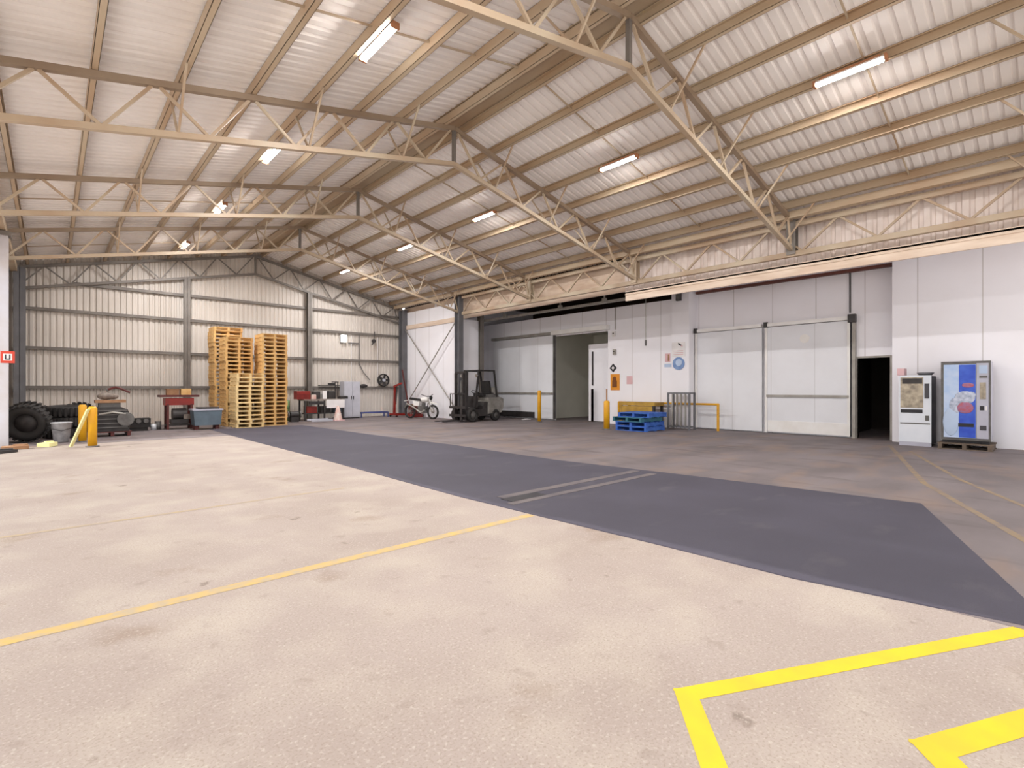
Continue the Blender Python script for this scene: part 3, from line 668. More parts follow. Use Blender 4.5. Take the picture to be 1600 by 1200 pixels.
# graffiti-like smudges on the near door and the sticker
y, z = onL(1257, 529, WRC - .13)
solo('round_sticker', disc(WRC - .125, y, z, .13, .006), M_white, 'round white sticker near the top of the near sliding door', 'sticker')
# fire sign on the pale post
t = thing('fire_sign', 'small red and white fire sign on the pale left post', 'sign', (LCX, LCY - .14, 2.1))
x, z = onS(12, 558, LCY - .15)
mesh('board', MB().cbox(x, LCY - .137, z, .24, .012, .28), M_redink, t); mesh('panel', MB().cbox(x, LCY - .146, z + .0, .15, .008, .16), M_paper, t)
mb = MB(); mb.cbox(x - .035, LCY - .152, z + .01, .022, .006, .11); mb.cbox(x + .035, LCY - .152, z + .01, .022, .006, .11); mb.cbox(x, LCY - .152, z - .045, .09, .006, .022); mesh('symbol', mb, M_blk, t)

# ------------------------------------------------------------------ forklift (heads towards -x)
def wheel(t, x, y, r, w, name='wheel'):
    k = mesh(name, MB().lathe([(r * .55, -w / 2), (r * .93, -w / 2), (r, -w / 2 + .03), (r, w / 2 - .03), (r * .93, w / 2), (r * .55, w / 2)], 26, M=Matrix.Translation((x, y, r)) @ Matrix.Rotation(R(90), 4, 'X'), closed=True), M_black, t, True)
    mesh('hub', MB().lathe([(.001, -w * .42), (r * .56, -w * .42), (r * .56, w * .42), (.001, w * .42)], 20, M=Matrix.Translation((x, y, r)) @ Matrix.Rotation(R(90), 4, 'X')), M_mid, k, True)
t = thing('forklift', 'dark forklift with a pale counterweight parked by the grey column', 'forklift', (12.42, 16.62, 0.004), R(6))
# local: x forward to the tail (0 = mast), y across
b = MB(); b.prism([(.35, .28), (.5, .22), (1.35, .22), (1.45, .55), (1.45, .8), (.95, .82), (.85, .5), (.4, .5)], 'y', -.42, .42); mesh('body', b, M_dark, t, True)
b = MB(); b.prism([(1.15, .30), (1.95, .34), (2.08, .55), (2.08, .92), (1.9, 1.0), (1.15, .98)], 'y', -.48, .48); mesh('counterweight', b, M_cw, t, True)
b = MB(); b.prism([(1.2, .98), (1.9, 1.0), (1.82, 1.1), (1.2, 1.12)], 'y', -.4, .4); mesh('hood', b, M_mid, t, True)
for q in (-1, 1):
    ms = MB(); ms.box(-.02, q * .3 - .04, .08, .1, q * .3 + .04, 2.05); ms.box(-.12, q * .23 - .03, .1, -.02, q * .23 + .03, 2.0); mesh('mast_rail', ms, M_dark, t, True)
    mesh('lift_chain', MB().box(-.05, q * .14 - .015, .5, -.03, q * .14 + .015, 1.95), M_mid, t, True)
    fk = MB(); fk.box(-1.15, q * .22 - .055, .05, -.14, q * .22 + .055, .09); fk.box(-.2, q * .22 - .055, .05, -.15, q * .22 + .055, .6); mesh('fork', fk, M_dark, t, True)
    mesh('tilt_cylinder', MB().tube((.1, q * .3, .6), (.6, q * .3, .45), .035), M_chrome, t, True)
mesh('lift_cylinder', MB().tube((.04, 0, .15), (.04, 0, 1.7), .045), M_mid, t, True)
for z in (.2, 1.1, 1.98): mesh('mast_cross_bar', MB().box(-.02, -.3, z, .08, .3, z + .09), M_dark, t, True)
cb = MB(); cb.box(-.2, -.48, .22, -.15, .48, .32); cb.box(-.2, -.48, .55, -.15, .48, .65)
mesh('fork_carriage', cb, M_dark, t, True)
br = MB()
for k in range(7): br.bar((-.17, -.45 + .15 * k, .6), (-.17, -.45 + .15 * k, 1.15), .025)
br.bar((-.17, -.46, 1.15), (-.17, .46, 1.15), .035); mesh('load_backrest', br, M_dark, t, True)
for q in (-1, 1):
    mesh('guard_post', MB().bar((.42, q * .42, .6), (.62, q * .42, 2.12), .06), M_black, t, True)
    mesh('guard_post', MB().bar((1.72, q * .42, 1.0), (1.55, q * .42, 2.12), .06), M_black, t, True)
    mesh('guard_side', MB().bar((.58, q * .42, 2.12), (1.58, q * .42, 2.12), .06), M_black, t, True)
og = MB()
for k in range(7): og.bar((.6 + k * .16, -.42, 2.13), (.6 + k * .16, .42, 2.13), .03)
mesh('overhead_guard', og, M_black, t, True)
st = MB(); st.cbox(1.22, 0, 1.0 + .12, .5, .5, .12); st.cbox(1.48, 0, 1.42, .12, .48, .55, ry=R(-8)); mesh('seat', st, M_black, t, True)
mesh('steering_column', MB().tube((.6, 0, .7), (.82, 0, 1.15), .03), M_black, t, True)
mesh('steering_wheel', MB().torus((.84, 0, 1.2), .17, .016, Matrix.Rotation(R(30), 4, 'Y')), M_black, t, True)
mesh('dashboard', MB().prism([(.42, .6), (.62, .6), (.66, 1.0), (.5, 1.05)], 'y', -.36, .36), M_dark, t, True)
for q in (-1, 1):
    wheel(t, .22, q * .44, .29, .2); wheel(t, 1.6, q * .42, .24, .17)
    mesh('work_lamp', MB().tube((.5, q * .46, 1.9), (.43, q * .46, 1.9), .06, 14), M_chrome, t, True)
mesh('gas_bottle', MB().tube((1.72, -.32, 1.27), (1.72, .32, 1.27), .15, 20), M_galv, t, True)

# ------------------------------------------------------------------ motorbike, pointing towards the end wall's right corner
t = thing('motorbike', 'white and black trail motorbike parked against the side wall', 'motorbike', (12.35, 19.5, 0.004), R(-75))
for x, nm in ((-.68, 'rear_wheel'), (.70, 'front_wheel')):
    w_ = mesh(nm, MB().torus((x, 0, .32), .285, .045, 'y', 30, 8), M_black, t, True)
    sp = MB()
    for k in range(10): a = k * math.pi / 5; sp.bar((x, 0, .32), (x + .25 * math.cos(a), 0, .32 + .25 * math.sin(a)), .008)
    sp.tube((x, -.05, .32), (x, .05, .32), .05, 12); mesh('spokes', sp, M_galv, w_, True)
mesh('frame', MB().path([(-.68, .06, .34), (-.15, .06, .45), (.0, .05, .3), (.32, .05, .42), (.45, 0, .88), (.0, .04, .78), (-.2, .05, .5)], .022), M_dark, t, True)
for q in (-.08, .08): mesh('fork_leg', MB().tube((.70, q, .32), (.47, q, .98), .024), M_galv, t, True)
mesh('engine', MB().cbox(.08, 0, .42, .36, .24, .3).tube((.12, 0, .5), (.17, 0, .72), .09, 14), M_mid, t, True)
mesh('fuel_tank', MB().ball((.2, 0, .86), .2, 10, 16, (1.25, .62, .62)), M_white, t, True)
mesh('seat', MB().prism([(-.62, .86), (.12, .80), (.14, .88), (-.1, .9), (-.62, .95)], 'y', -.1, .1), M_black, t, True)
mesh('side_cover', MB().prism([(-.35, .6), (-.05, .58), (.02, .78), (-.4, .82)], 'y', -.12, .12), M_white, t, True)
mesh('rear_mudguard', MB().prism([(-.55, .84), (-1.0, .78), (-1.0, .80), (-.55, .88)], 'y', -.07, .07), M_white, t, True)
mesh('front_mudguard', MB().prism([(.42, .74), (.98, .66), (.98, .69), (.5, .79)], 'y', -.07, .07), M_white, t, True)
mesh('handlebar', MB().path([(.36, -.38, 1.1), (.44, -.15, 1.02), (.44, .15, 1.02), (.36, .38, 1.1)], .016), M_dark, t, True)
mesh('headlamp', MB().ball((.58, 0, .95), .09, 8, 14, (.7, 1, 1.1)), M_black, t, True)
mesh('exhaust', MB().path([(.3, -.1, .4), (.1, -.13, .28), (-.3, -.14, .5), (-.75, -.15, .68)], .035), M_galv, t, True)
mesh('side_stand', MB().tube((.0, .08, .3), (-.05, .26, .0), .013), M_dark, t, True)

# ------------------------------------------------------------------ vending machines (fronts face -x)
x = 15.3; y1 = onL(1405, 600, x)[0]; y0 = onL(1455, 600, x)[0]; H = 1.70
t = thing('vending_machine', 'white vending machine with a tinted window beside the dark doorway', 'vending machine', (x, (y0 + y1) / 2, .004))
mesh('cabinet', MB().box(x + .05, y0, .05, x + .72, y1, H - .02), M_vdark, t); mesh('side_panel', MB().box(x + .04, y1 - .006, .05, x + .72, y1 + .01, H - .01), M_vw, t)
dr = mesh('door', MB().box(x, y0, .1, x + .05, y1 + .01, H), M_vw, t)
ww = y1 - y0
mesh('window', MB().box(x - .006, y0 + .24 * ww, .92, x + .004, y1 - .04 * ww, H - .05), M_glass, dr)
mesh('window_shade', MB().box(x - .012, y0 + .27 * ww, H - .2, x - .004, y1 - .1 * ww, H - .07), M_dark, dr)
mesh('dispensing_slot', MB().box(x - .012, y0 + .26 * ww, .80, x + .0, y1 - .05 * ww, .88), M_blk, dr)
mesh('keypad', MB().box(x - .015, y0 + .06 * ww, 1.15, x + .0, y0 + .2 * ww, 1.5), M_vdark, dr)
mesh('coin_slot', MB().box(x - .012, y0 + .07 * ww, .62, x + .0, y0 + .18 * ww, .74), M_mid, dr)
mesh('lower_seam', MB().box(x - .008, y0 + .02, .53, x + .002, y1 - .02, .56), M_mid, dr)
mesh('kick_plate', MB().box(x + .0, y0, 0.0, x + .06, y1, .10), M_vgrey, t)
solo('pamphlet_holder', MB().cbox(15.62, y1 + .05 - .05, H + .092, .3, .14, .17), M_pink, 'faded pink box on top of the white vending machine at its left', 'box')
solo('dark_dish', MB().lathe([(.001, .0), (.12, .0), (.17, .06), (.16, .07), (.11, .02), (.001, .02)], 20, (15.55, y0 + .14, H)), M_col, 'dark dish on top of the white vending machine at its right', 'dish')
x = 15.2; y1 = onL(1471, 600, x)[0]; y0 = onL(1547, 600, x)[0]; Z0 = .15; H = 1.99
b = MB()
for k in (0, 1, 2): yy = y0 - .04 + k * ((y1 - y0) + .02) / 2; b.box(x - .12, yy, .02, x + .85, yy + .07, .12)
for k in range(6): xx = x - .12 + k * .175; b.box(xx, y0 - .06, .12, xx + .1, y1 + .06, .145)
for k in range(3): xx = x - .12 + k * .43; b.box(xx, y0 - .06, .0, xx + .1, y1 + .06, .02)
solo('pallet', b, M_oldwood, 'worn timber pallet under the blue vending machine', 'pallet')
t = thing('vending_machine', 'blue vending machine with a swirl of red and white, standing on a pallet', 'vending machine', (x, (y0 + y1) / 2, Z0))
mesh('cabinet', MB().box(x + .05, y0, Z0 + .07, x + .75, y1, H), M_vgrey, t)
mesh('frame', MB().box(x + .01, y0 - .01, Z0 + .06, x + .05, y1 + .01, H + .01), M_mid, t)
ww = y1 - y0; q = lambda a: y1 - a * ww                    # a = 0 left edge of the front, 1 right edge
f1 = mesh('front_panel', MB().box(x - .01, q(.72), Z0 + .12, x + .012, q(.05), H - .06), M_sky, t)
mesh('control_panel', MB().box(x - .01, q(.97), Z0 + .12, x + .012, q(.73), H - .04), M_vgrey, t)
mesh('blue_field', MB().box(x - .014, q(.715), Z0 + .13, x - .009, q(.37), H - .07), M_cobalt, f1)
mb = MB()
for (a, z, r, sy, sz) in ((.5, 1.18, .15, 1.2, 1.0), (.62, 1.24, .09, 1, .9), (.3, 1.0, .12, .9, 1.5)): mb.ball((x - .012, q(a), z), r, 8, 16, (.06, sy, sz))
mesh('white_swirl', mb, M_greypr, f1)
for (a, z, r, sy, sz) in ((.56, 1.46, .08, 1.3, .7), (.5, .95, .12, 1.2, 1.1)): mesh('red_swirl', MB().ball((x - .016, q(a), z), r, 8, 16, (.06, sy, sz)), M_redpr, f1)
mb = MB().ball((x - .012, q(.2), .62), .2, 8, 18, (.05, .7, 1.6)); mesh('pale_swirl', mb, M_sblue2, f1)
mesh('dispensing_slot', MB().box(x - .02, q(.68), .52, x - .008, q(.36), .60), M_blk, t)
cp = [((.79, .95), (1.62, 1.67), M_mid, 'price_strip'), ((.8, .92), (1.15, 1.52), M_glass, 'button_column'), ((.8, .88), (.90, 1.0), M_blk, 'coin_slot'), ((.91, .94), (.9, 1.0), M_paper, 'coin_label'), ((.8, .93), (.46, .56), M_vdark, 'coin_return'), ((.78, .95), (1.72, 1.9), M_sblue2, 'display')]
for (a0, a1), (z0, z1), m, nm in cp: mesh(nm, MB().box(x - .018, q(a1), z0, x - .008, q(a0), z1), m, t)
for q_ in (y0 + .05, y1 - .05): mesh('foot', MB().box(x + .05, q_ - .04, Z0, x + .12, q_ + .04, Z0 + .07), M_blk, t)
mesh('plinth', MB().box(x + .06, y0 + .08, Z0 + .005, x + .7, y1 - .08, Z0 + .08), M_blk, t)

# ------------------------------------------------------------------ tyres and clutter in the left corner
def tyre(c, R0, r0, rot, label, w=1.0):
    t = thing('tyre', label, 'tyre', c, group='black tyres piled in the left corner')
    mb = MB(); prof = [(R0 + r0 * math.cos(a) * (1 if abs(math.cos(a)) < .9 else .92), r0 * 1.15 * w * math.sin(a)) for a in [2 * math.pi * i / 12 for i in range(12)]]
    mb.lathe(prof, 32, M=rot, closed=True)
    mesh('casing', mb, M_black, t, True)
    tr = MB()
    for k in range(24):
        a = 2 * math.pi * k / 24; M = rot @ Matrix.Rotation(a, 4, 'Z') @ Matrix.Translation((R0 + r0 * .98, 0, 0)); tr.box(-.02, -.03, -r0 * w, .015, .03, r0 * w, M)
    mesh('tread', tr, M_black, t, True)
    if c[2] > .45 and rot != Hz: mesh('rim', MB().lathe([(.001, -.03), (R0 - r0 * .8, -.04), (R0 - r0 * .8, .04), (.001, .03)], 24, M=rot), M_dark, t, True)
    return t
V = lambda rz, tilt: Matrix.Rotation(R(rz), 4, 'Z') @ Matrix.Rotation(R(90 - tilt), 4, 'Y')
Hz = Matrix()
tyre((-.44, 17.8, .50), .34, .12, V(72, 9), 'large black tyre standing nearest the pale post')
tyre((-.44, 18.2, .50), .35, .12, V(80, 6), 'large black tyre standing behind the one nearest the pale post')
tyre((.30, 18.86, .15), .33, .12, Hz, 'black tyre lying flat at the bottom of the pile behind the bucket')
tyre((.30, 18.86, .45), .33, .12, Hz, 'black tyre lying on the flat one behind the bucket')
tyre((.32, 18.88, .76), .32, .12, Matrix.Rotation(R(4), 4, 'X'), 'black tyre on top of the pile behind the bucket')
tyre((-.45, 19.8, .52), .36, .13, V(76, 4), 'large black tyre standing deep in the left corner')
tyre((.64, 19.70, .50), .35, .12, V(95, 4), 'black tyre standing behind the pile of flat ones')
tyre((.52, 20.1, .46), .33, .12, V(85, 4), 'black tyre standing between the pile and the gearbox')
# bucket
x, y = fl(96, 691)
t = thing('bucket', 'dull tin bucket standing in the shade by the tyres', 'bucket', (x, y, .004))
mesh('shell', MB().lathe([(.001, .01), (.15, .01), (.205, .5), (.215, .5), (.215, .485), (.21, .5), (.198, .5), (.14, .03), (.001, .03)], 28), M_bucket, t, True)
mesh('rim', MB().torus((0, 0, .5), .21, .012, 'z', 28, 8), M_bucket, t, True)
mesh('handle', MB().path([(-.21, 0, .46), (-.2, -.1, .36), (0, -.22, .30), (.2, -.1, .36), (.21, 0, .46)], .007, 6), M_dark, t, True)
# rubble by the post
for k, (px, py, w, l, h, lab) in enumerate(((24, 702, .45, .3, .07, 'flat offcut of timber on the floor by the pale post'), (4, 708, .4, .25, .05, 'dark offcut on the floor at the foot of the pale post'), (74, 698, .3, .25, .09, 'pale rubble lump by the pale post'))):
    x, y = fl(px, py); b = MB(); b.cbox(0, 0, h / 2, w, l, h, R(10 * k)); b.cbox(.08, .05, h + .01, w * .5, l * .4, .04, R(-20)); solo('timber_offcut', b, [M_wood, M_dark, M_plank][k], lab, 'timber', loc=(x, y, .008), rz=R(20 * k))
# engine on a red pallet
ex, ey = 1.32, 18.75
b = MB()
for k in (-1, 0, 1): b.cbox(k * .38, 0, .06, .08, .8, .1)
for k in range(5): b.cbox(0, -.34 + k * .17, .125, .9, .1, .02)
solo('pallet', b, M_dred, 'dark red pallet under the engine block', 'pallet', loc=(ex, ey, .005))
t = thing('engine_block', 'dark grey engine block on a red pallet behind the bollards', 'engine', (ex, ey, .145))
b = MB(); b.prism([(-.40, 0), (.38, 0), (.44, .3), (.36, .62), (.2, .7), (-.34, .7), (-.42, .5)], 'y', -.33, .33); mesh('block', b, M_dark, t, True)
b = MB()
for k in range(5): b.cbox(0, -.35, .12 + k * .12, .7, .05, .03)
mesh('cooling_ribs', b, M_mid, t, True); mesh('flywheel', MB().tube((.3, -.3, .35), (.3, -.42, .35), .2, 24), M_mid, t, True)
mesh('pipe', MB().path([(-.3, -.36, .5), (0, -.4, .55), (.3, -.4, .5)], .03), M_galv, t, True); mesh('cover', MB().cbox(-.05, 0, .76, .5, .4, .12), M_mid, t, True)
b = MB(); b.cbox(0, 0, .04, .7, .5, .08); solo('crate_lid', b, M_wood, 'flat board on top of the engine block', 'board', loc=(ex - .03, ey, .968))
b = MB(); b.ball((0, 0, .1), .16, 8, 14, (1.3, 1, .65)); b.ball((.15, .05, .09), .12, 8, 12, (1.2, 1, .7)); solo('rag_heap', b, M_rag, 'heap of dirty rags on the board over the engine block', 'rags', loc=(ex - .12, ey, 1.055))
t = thing('curved_pipe', 'dark bent exhaust pipe lying on the rags', 'pipe', (ex + .1, ey, 1.32)); mesh('pipe', MB().path([(-.2, 0, .02), (0, 0, .1), (.15, 0, .04), (.34, 0, -.06)], .03), M_dred, t, True); mesh('flange', MB().tube((-.22, 0, .02), (-.18, 0, .03), .05, 12), M_mid, t, True)
# gearbox lying on the floor
x = onS(209, 650, 20.3)[0]
t = thing('gearbox', 'low dark gearbox left of the red stand', 'gearbox', (x, 20.3, .004))
mesh('case', MB().cbox(0, 0, .26, .85, .45, .3).cbox(.0, 0, .06, .7, .4, .12), M_black, t, True); b = MB()
for k in range(4): b.tube((-.3 + k * .2, -.26, .32), (-.3 + k * .2, -.2, .32), .07, 14)
mesh('bearing_cap', b, M_mid, t, True)
for k, (px, s_, r, h, lab) in enumerate(((240, 20.3, .08, .2, 'small pale tin left of the red stand'), (247, 20.5, .09, .26, 'grey tin beside the small pale one by the red stand'))):
    x = onS(px, 650, s_)[0]; t = thing('paint_tin', lab, 'tin', (x, s_, .004)); mesh('can', MB().lathe([(.001, 0), (r, 0), (r, h), (.001, h)], 18), M_bucket if k == 0 else M_mid, t, True); mesh('lid', MB().lathe([(r * .8, h), (r * 1.03, h), (r * 1.03, h + .015), (.001, h + .015)], 18), M_galv, t, True)
# red stand
sx, sy = onS(279, 640, 20.4)[0], 20.4
t = thing('machine_stand', 'dark red machine stand with a wide flat top, by the grey end wall column', 'stand', (sx, sy, .004))
mesh('table_top', MB().cbox(0, 0, 1.12, 1.12, .6, .07), M_dred, t, True); mesh('apron', MB().cbox(0, 0, .93, .82, .5, .24), M_redp, t, True)
for a in (-.34, .34):
    for c in (-.22, .22): mesh('leg', MB().bar((a, c, 0), (a, c, .85), .07), M_dred, t, True)
mesh('motor', MB().tube((-.2, -.1, .5), (.2, -.1, .5), .2, 20).cbox(0, -.1, .26, .5, .4, .14), M_dark, t, True); mesh('lower_shelf', MB().cbox(0, 0, .14, .75, .5, .05), M_dark, t, True)
mesh('side_box', MB().cbox(.2, -.26, .42, .2, .1, .16), M_rag, t, True)
solo('wooden_box', MB().cbox(-.0, 0, .09, .34, .3, .18).cbox(0, 0, .19, .38, .34, .02), M_wood, 'small wooden box on the red machine stand', 'box', loc=(sx - .18, sy, 1.161))
solo('cardboard_box', MB().cbox(0, 0, .1, .3, .28, .2).cbox(0, 0, .205, .32, .1, .01), M_pine, 'tan cardboard box on the red machine stand, at the right', 'box', loc=(sx + .2, sy, 1.161))
# blue-grey tub
tx, ty = onS(322, 660, 19.6)[0], 19.6
for k, (a, c) in enumerate(((-.3, 0), (.3, 0))): solo('support_block', MB().cbox(0, 0, .07, .12, .4, .14), M_dred, 'dark red block under the %s end of the blue-grey tub' % ('left', 'right')[k], 'block', loc=(tx + a, ty, .005))
t = thing('plastic_tub', 'blue-grey plastic tub with a pale rim left of the pallet stacks', 'tub', (tx, ty, .146))
mesh('body', MB().prism([(-.38, 0), (.38, 0), (.42, .5), (-.42, .5)], 'y', -.3, .3), M_tub, t, True); mesh('rim', MB().cbox(0, 0, .52, .90, .66, .05), M_vgrey, t, True)
mesh('lid', MB().cbox(.05, .05, .57, .6, .5, .06), M_dark, t, True)

# ------------------------------------------------------------------ things along the end wall, right of the pallets
wy = 21.7; wx0, wx1 = onS(470, 640, wy)[0], onS(533, 640, wy)[0]
t = thing('workbench', 'long cluttered steel workbench against the end wall', 'workbench', ((wx0 + wx1) / 2, wy, .004))
cx = (wx0 + wx1) / 2; L2 = (wx1 - wx0) / 2
mesh('bench_top', MB().cbox(0, 0, .88, 2 * L2, .75, .06), M_rag, t, True)
for a in (-L2 + .06, 0, L2 - .06):
    for c in (-.32, .32): mesh('leg', MB().bar((a, c, 0), (a, c, .85), .06), M_dark, t, True)
mesh('shelf', MB().cbox(0, 0, .3, 2 * L2 - .1, .66, .04), M_dark, t, True); mesh('front_sheet', MB().cbox(L2 * .52, -.40, .71, L2 * .92, .02, .36), M_paper, t, True)
mesh('drawer', MB().cbox(-L2 * .4, -.36, .76, L2 * .7, .08, .14), M_dark, t, True)
solo('tool_chest', MB().cbox(0, 0, .17, .55, .4, .34).cbox(0, -.21, .1, .5, .02, .02).cbox(0, -.21, .22, .5, .02, .02), M_redp, 'red tool chest on the left end of the workbench', 'tool chest', loc=(wx0 + .05, wy, .918))
for k, (a, w_, h_, m, lab) in enumerate(((.75, .28, .3, M_dark, 'dark case on the workbench beside the red chest'), (1.12, .18, .34, M_paper, 'white container between two dark cases on the workbench'), (1.45, .28, .32, M_dark, 'dark case on the workbench right of the white container'), (.50, .2, .18, M_cone, 'pale tin on the workbench in front of the red chest'), (1.95, .34, .1, M_dark, 'low dark tray on the right half of the workbench'))):
    t = thing('storage_case' if m is M_dark else 'container', lab, 'case' if m is M_dark else 'container', (wx0 + a * .93, wy + (.15 if k < 3 else -.1), .918))
    mesh('body', MB().cbox(0, 0, h_ / 2, w_, .26, h_), m, t, True); mesh('lid', MB().cbox(0, 0, h_ + .012, w_ * .9, .24, .022), M_mid if m is M_dark else M_galv, t, True)
t = thing('bench_grinder', 'dark bench grinder on the floor by the pallets', 'grinder', (wx0 - .45, wy - .5, .004)); mesh('motor', MB().tube((-.16, 0, .3), (.16, 0, .3), .13, 18).cbox(0, 0, .1, .3, .24, .2), M_dark, t, True)
for q_ in (-.24, .24): mesh('grinding_wheel', MB().tube((q_ - .025, 0, .3), (q_ + .025, 0, .3), .14, 20), M_mid, t, True)
solo('oil_drum', MB().lathe([(.001, 0), (.26, 0), (.26, .28), (.272, .3), (.26, .32), (.26, .56), (.272, .58), (.26, .6), (.26, .86), (.001, .86)], 26), M_green, 'faded green drum between the pallets and the workbench', 'drum', loc=(wx0 - .55, 22.2, .005))
for k, (a, m, lab) in enumerate(((.4, M_redp, 'red box on the lower shelf of the workbench'), (1.0, M_dark, 'dark box on the lower shelf of the workbench'), (1.6, M_tub, 'blue-grey box on the lower shelf of the workbench'))):
    solo('storage_box', MB().cbox(0, 0, .13, .42, .4, .26).cbox(0, 0, .27, .44, .42, .02), m, lab, 'box', loc=(wx0 + a, wy, .326))
x, y = onS(500, 655, 20.9)[0], 20.9
solo('pallet_tray', MB().cbox(0, 0, .02, .9, .5, .04).cbox(0, -.24, .06, .9, .03, .08).cbox(0, .24, .06, .9, .03, .08), M_cab, 'low pale tray on the floor in front of the workbench', 'tray', loc=(x, y, .005))
x = onS(528, 655, 20.9)[0]
t = thing('traffic_cone', 'faded white and pink cone in front of the workbench', 'cone', (x, 20.9, .004)); mesh('cone', MB().lathe([(.19, .03), (.05, .62), (.035, .63), (.03, .62), (.16, .03)], 22), M_cone, t, True); mesh('base', MB().cbox(0, 0, .015, .44, .44, .03), M_pink, t, True)
# cabinet
cy_ = 22.1; x0, x1 = onS(538, 620, cy_ - .25)[0], onS(563, 620, cy_ - .25)[0]; w_ = x1 - x0
t = thing('steel_cabinet', 'tall pale grey two-door steel cabinet against the end wall', 'cabinet', ((x0 + x1) / 2, cy_, .005))
mesh('body', MB().box(-w_ / 2, -.22, .05, w_ / 2, .25, 1.68), M_cab, t, True)
for q_ in (-1, 1):
    d_ = mesh('door', MB().box(min(0, q_ * w_ / 2) + .006, -.245, .1, max(0, q_ * w_ / 2) - .006, -.22, 1.66), M_cab, t, True)
    mesh('handle', MB().cbox(q_ * .05, -.26, .95, .03, .03, .14), M_dark, d_, True)
mesh('plinth', MB().box(-w_ / 2 + .02, -.2, 0, w_ / 2 - .02, .23, .05), M_dark, t, True)
# dark frame and vise stand left of the cabinet
x = x0 - .17
t = thing('pipe_stand', 'dark pipe stand between the workbench and the cabinet', 'stand', (x, 22.3, .004))
for q_ in (-.06, .06): mesh('upright', MB().tube((q_, 0, 0), (q_, 0, 1.66), .02), M_dark, t, True)
mesh('cross_bar', MB().tube((-.22, 0, 1.66), (.1, 0, 1.66), .02), M_dark, t, True); mesh('base', MB().cbox(0, 0, .03, .2, .3, .05), M_dark, t, True)
# blue low frame
xa, xb_ = x1 + .12, onS(606, 640, 22.2)[0] - .1
t = thing('steel_trestle', 'low blue steel trestle on the floor right of the cabinet', 'frame', ((xa + xb_) / 2, 22.2, .004)); hl = (xb_ - xa) / 2
mesh('rail', MB().tube((-hl, -.2, .22), (hl, -.2, .22), .03), M_blup, t, True); mesh('rail', MB().tube((-hl, .2, .22), (hl, .2, .22), .03), M_blup, t, True)
for a in (-hl, hl):
    mesh('end_bar', MB().tube((a, -.2, .22), (a, .2, .22), .03), M_blup, t, True)
    for c in (-.2, .2): mesh('leg', MB().tube((a, c, 0), (a, c, .22), .03), M_blup, t, True)
# fan on the wall
x, z = onS(600, 594, YB - .3)
t = thing('wall_fan', 'round dark wall fan with a bright hub left of the red hoist', 'fan', (x, YB - .12, z))
RotX = Matrix.Rotation(R(90), 4, 'X')
mesh('cage', MB().lathe([(.29 + .03 * math.cos(a), .07 * math.sin(a)) for a in [i * math.pi / 4 for i in range(8)]], 30, M=Matrix.Translation((0, -.12, 0)) @ RotX, closed=True), M_black, t, True)
b = MB()
for k in range(5): a = k * 2 * math.pi / 5; b.cbox(.15 * math.cos(a), -.12, .15 * math.sin(a), .24, .02, .13, ry=-a, rx=R(20))
mesh('blades', b, M_dark, t, True); mesh('hub', MB().tube((0, -.06, 0), (0, -.2, 0), .08, 18), M_cab, t, True); mesh('bracket', MB().bar((0, -.08, 0), (0, .08, -.0), .06), M_dark, t, True)
b = MB()
for k in range(8): a = k * math.pi / 4; b.bar((0, -.19, 0), (.29 * math.cos(a), -.15, .29 * math.sin(a)), .01)
mesh('guard_wires', b, M_mid, t, True)
# red hoist (engine crane) in the corner
hx = onS(622, 640, 21.9)[0]
t = thing('engine_hoist', 'red wheeled engine hoist by the right corner column', 'hoist', (hx, 21.6, .004))
for q_ in (-.3, .3):
    mesh('base_leg', MB().bar((-.45, q_, .12), (.55, q_ * 1.3, .12), .08), M_redp, t, True)
    for a in (-.42, .5): mesh('castor', MB().tube((a, q_ - .025, .05), (a, q_ + .025, .05), .05, 14), M_black, t, True)
mesh('mast', MB().bar((-.38, 0, .12), (-.34, 0, 1.45), .09), M_redp, t, True); mesh('boom', MB().bar((-.4, 0, 1.45), (-.2, -.4, 1.62), .08), M_redp, t, True)
mesh('ram', MB().tube((-.3, 0, .6), (-.3, -.12, 1.45), .035), M_dark, t, True); mesh('cross_beam', MB().bar((-.42, -.34, .12), (-.42, .34, .12), .08), M_redp, t, True)
t = thing('generator', 'small red generator with a tan cover beside the engine hoist', 'generator', (hx + .28, 20.82, .004))
mesh('frame', MB().cbox(0, 0, .075, .6, .45, .15).cbox(0, 0, .52, .6, .05, .05), M_redp, t, True); mesh('motor', MB().cbox(0, 0, .34, .5, .4, .36), M_dred, t, True); mesh('cover', MB().cbox(0, 0, .57, .42, .36, .1), M_wood, t, True)
# leaning pole by the corner column
solo('leaning_bar', MB().tube((0, 0, 0), (-.28, .3, 2.3), .04, 10), M_dred, 'dark leaning bar right of the corner column', 'bar', loc=(13.15, 21.75, .005))
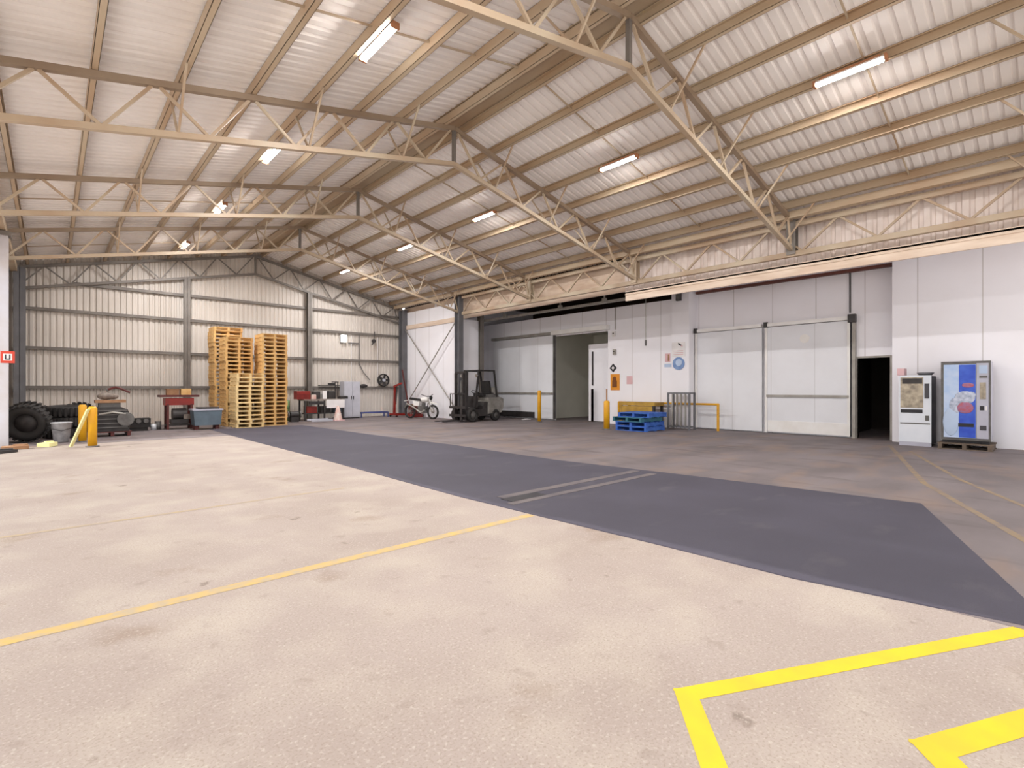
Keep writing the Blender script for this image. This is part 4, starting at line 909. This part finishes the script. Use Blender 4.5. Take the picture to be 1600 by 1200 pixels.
# pulley, conduits and hoses on the end wall
x, z = onS(584, 533, YB - .2)
t = thing('pulley', 'small dark pulley hanging from the girt on the end wall', 'pulley', (x, YB - .2, z)); mesh('wheel', MB().tube((0, -.03, 0), (0, .03, 0), .1, 16), M_dark, t, True); mesh('strap', MB().bar((0, 0, .05), (.08, .06, .48), .03), M_dark, t, True); mesh('arm', MB().bar((0, 0, -.05), (-.1, 0, -.2), .04), M_dark, t, True)
x, z = onS(561, 520, YB - .1)
pts = [onS(561, 522, YB - .1), onS(561, 568, YB - .1), onS(568, 582, YB - .1), onS(578, 594, YB - .1)]
solo('wall_hose', MB().path([(a, YB - .1, c) for a, c in pts], .022, 8), M_mid, 'grey hose running down the end wall right of the cabinet', 'hose')
x, z = onS(549, 536, YB - .1); solo('wall_bracket', MB().cbox(0, 0, 0, .5, .05, .05), M_mid, 'short dark bracket right of the bulkhead lamp', 'bracket', loc=(x + .12, YB - .06, z))
for k, (px, lab) in enumerate(((549, 'pale vertical conduit on the end wall above the cabinet'), (590, 'pale vertical conduit on the end wall left of the fan'))):
    x, _ = onS(px, 560, YB - .06); solo('wall_conduit', MB().tube((x, YB - .06, 1.5), (x, YB - .06, 3.9), .02, 8), M_paper, lab, 'conduit', 'end wall conduits')
x, z = onS(515, 602, YB - .2); solo('wall_shelf', MB().cbox(0, 0, 0, .95, .25, .04).cbox(.1, 0, .06, .3, .1, .08), M_dark, 'narrow dark shelf on the end wall above the workbench', 'shelf', loc=(x, YB - .18, z))
x, z = onS(569, 603, YB - .2); solo('coiled_lead', MB().ball((0, 0, 0), .17, 8, 12, (1.3, .4, .55)), M_dark, 'dark coiled lead on the girt right of the cabinet', 'lead', loc=(x, YB - .12, z))
# scrap paper in front of the sliding door
x, y = fl(823, 656); solo('paper_scrap', MB().prism([(-.22, 0), (.2, -.05), (.24, .1), (.02, .14), (-.2, .12)], 'z', 0, .02).prism([(-.1, .01), (.1, 0), (.12, .08), (-.06, .1)], 'z', .02, .05), M_paper, 'white scrap of paper on the floor in front of the open sliding door', 'paper', loc=(x, y, .006))
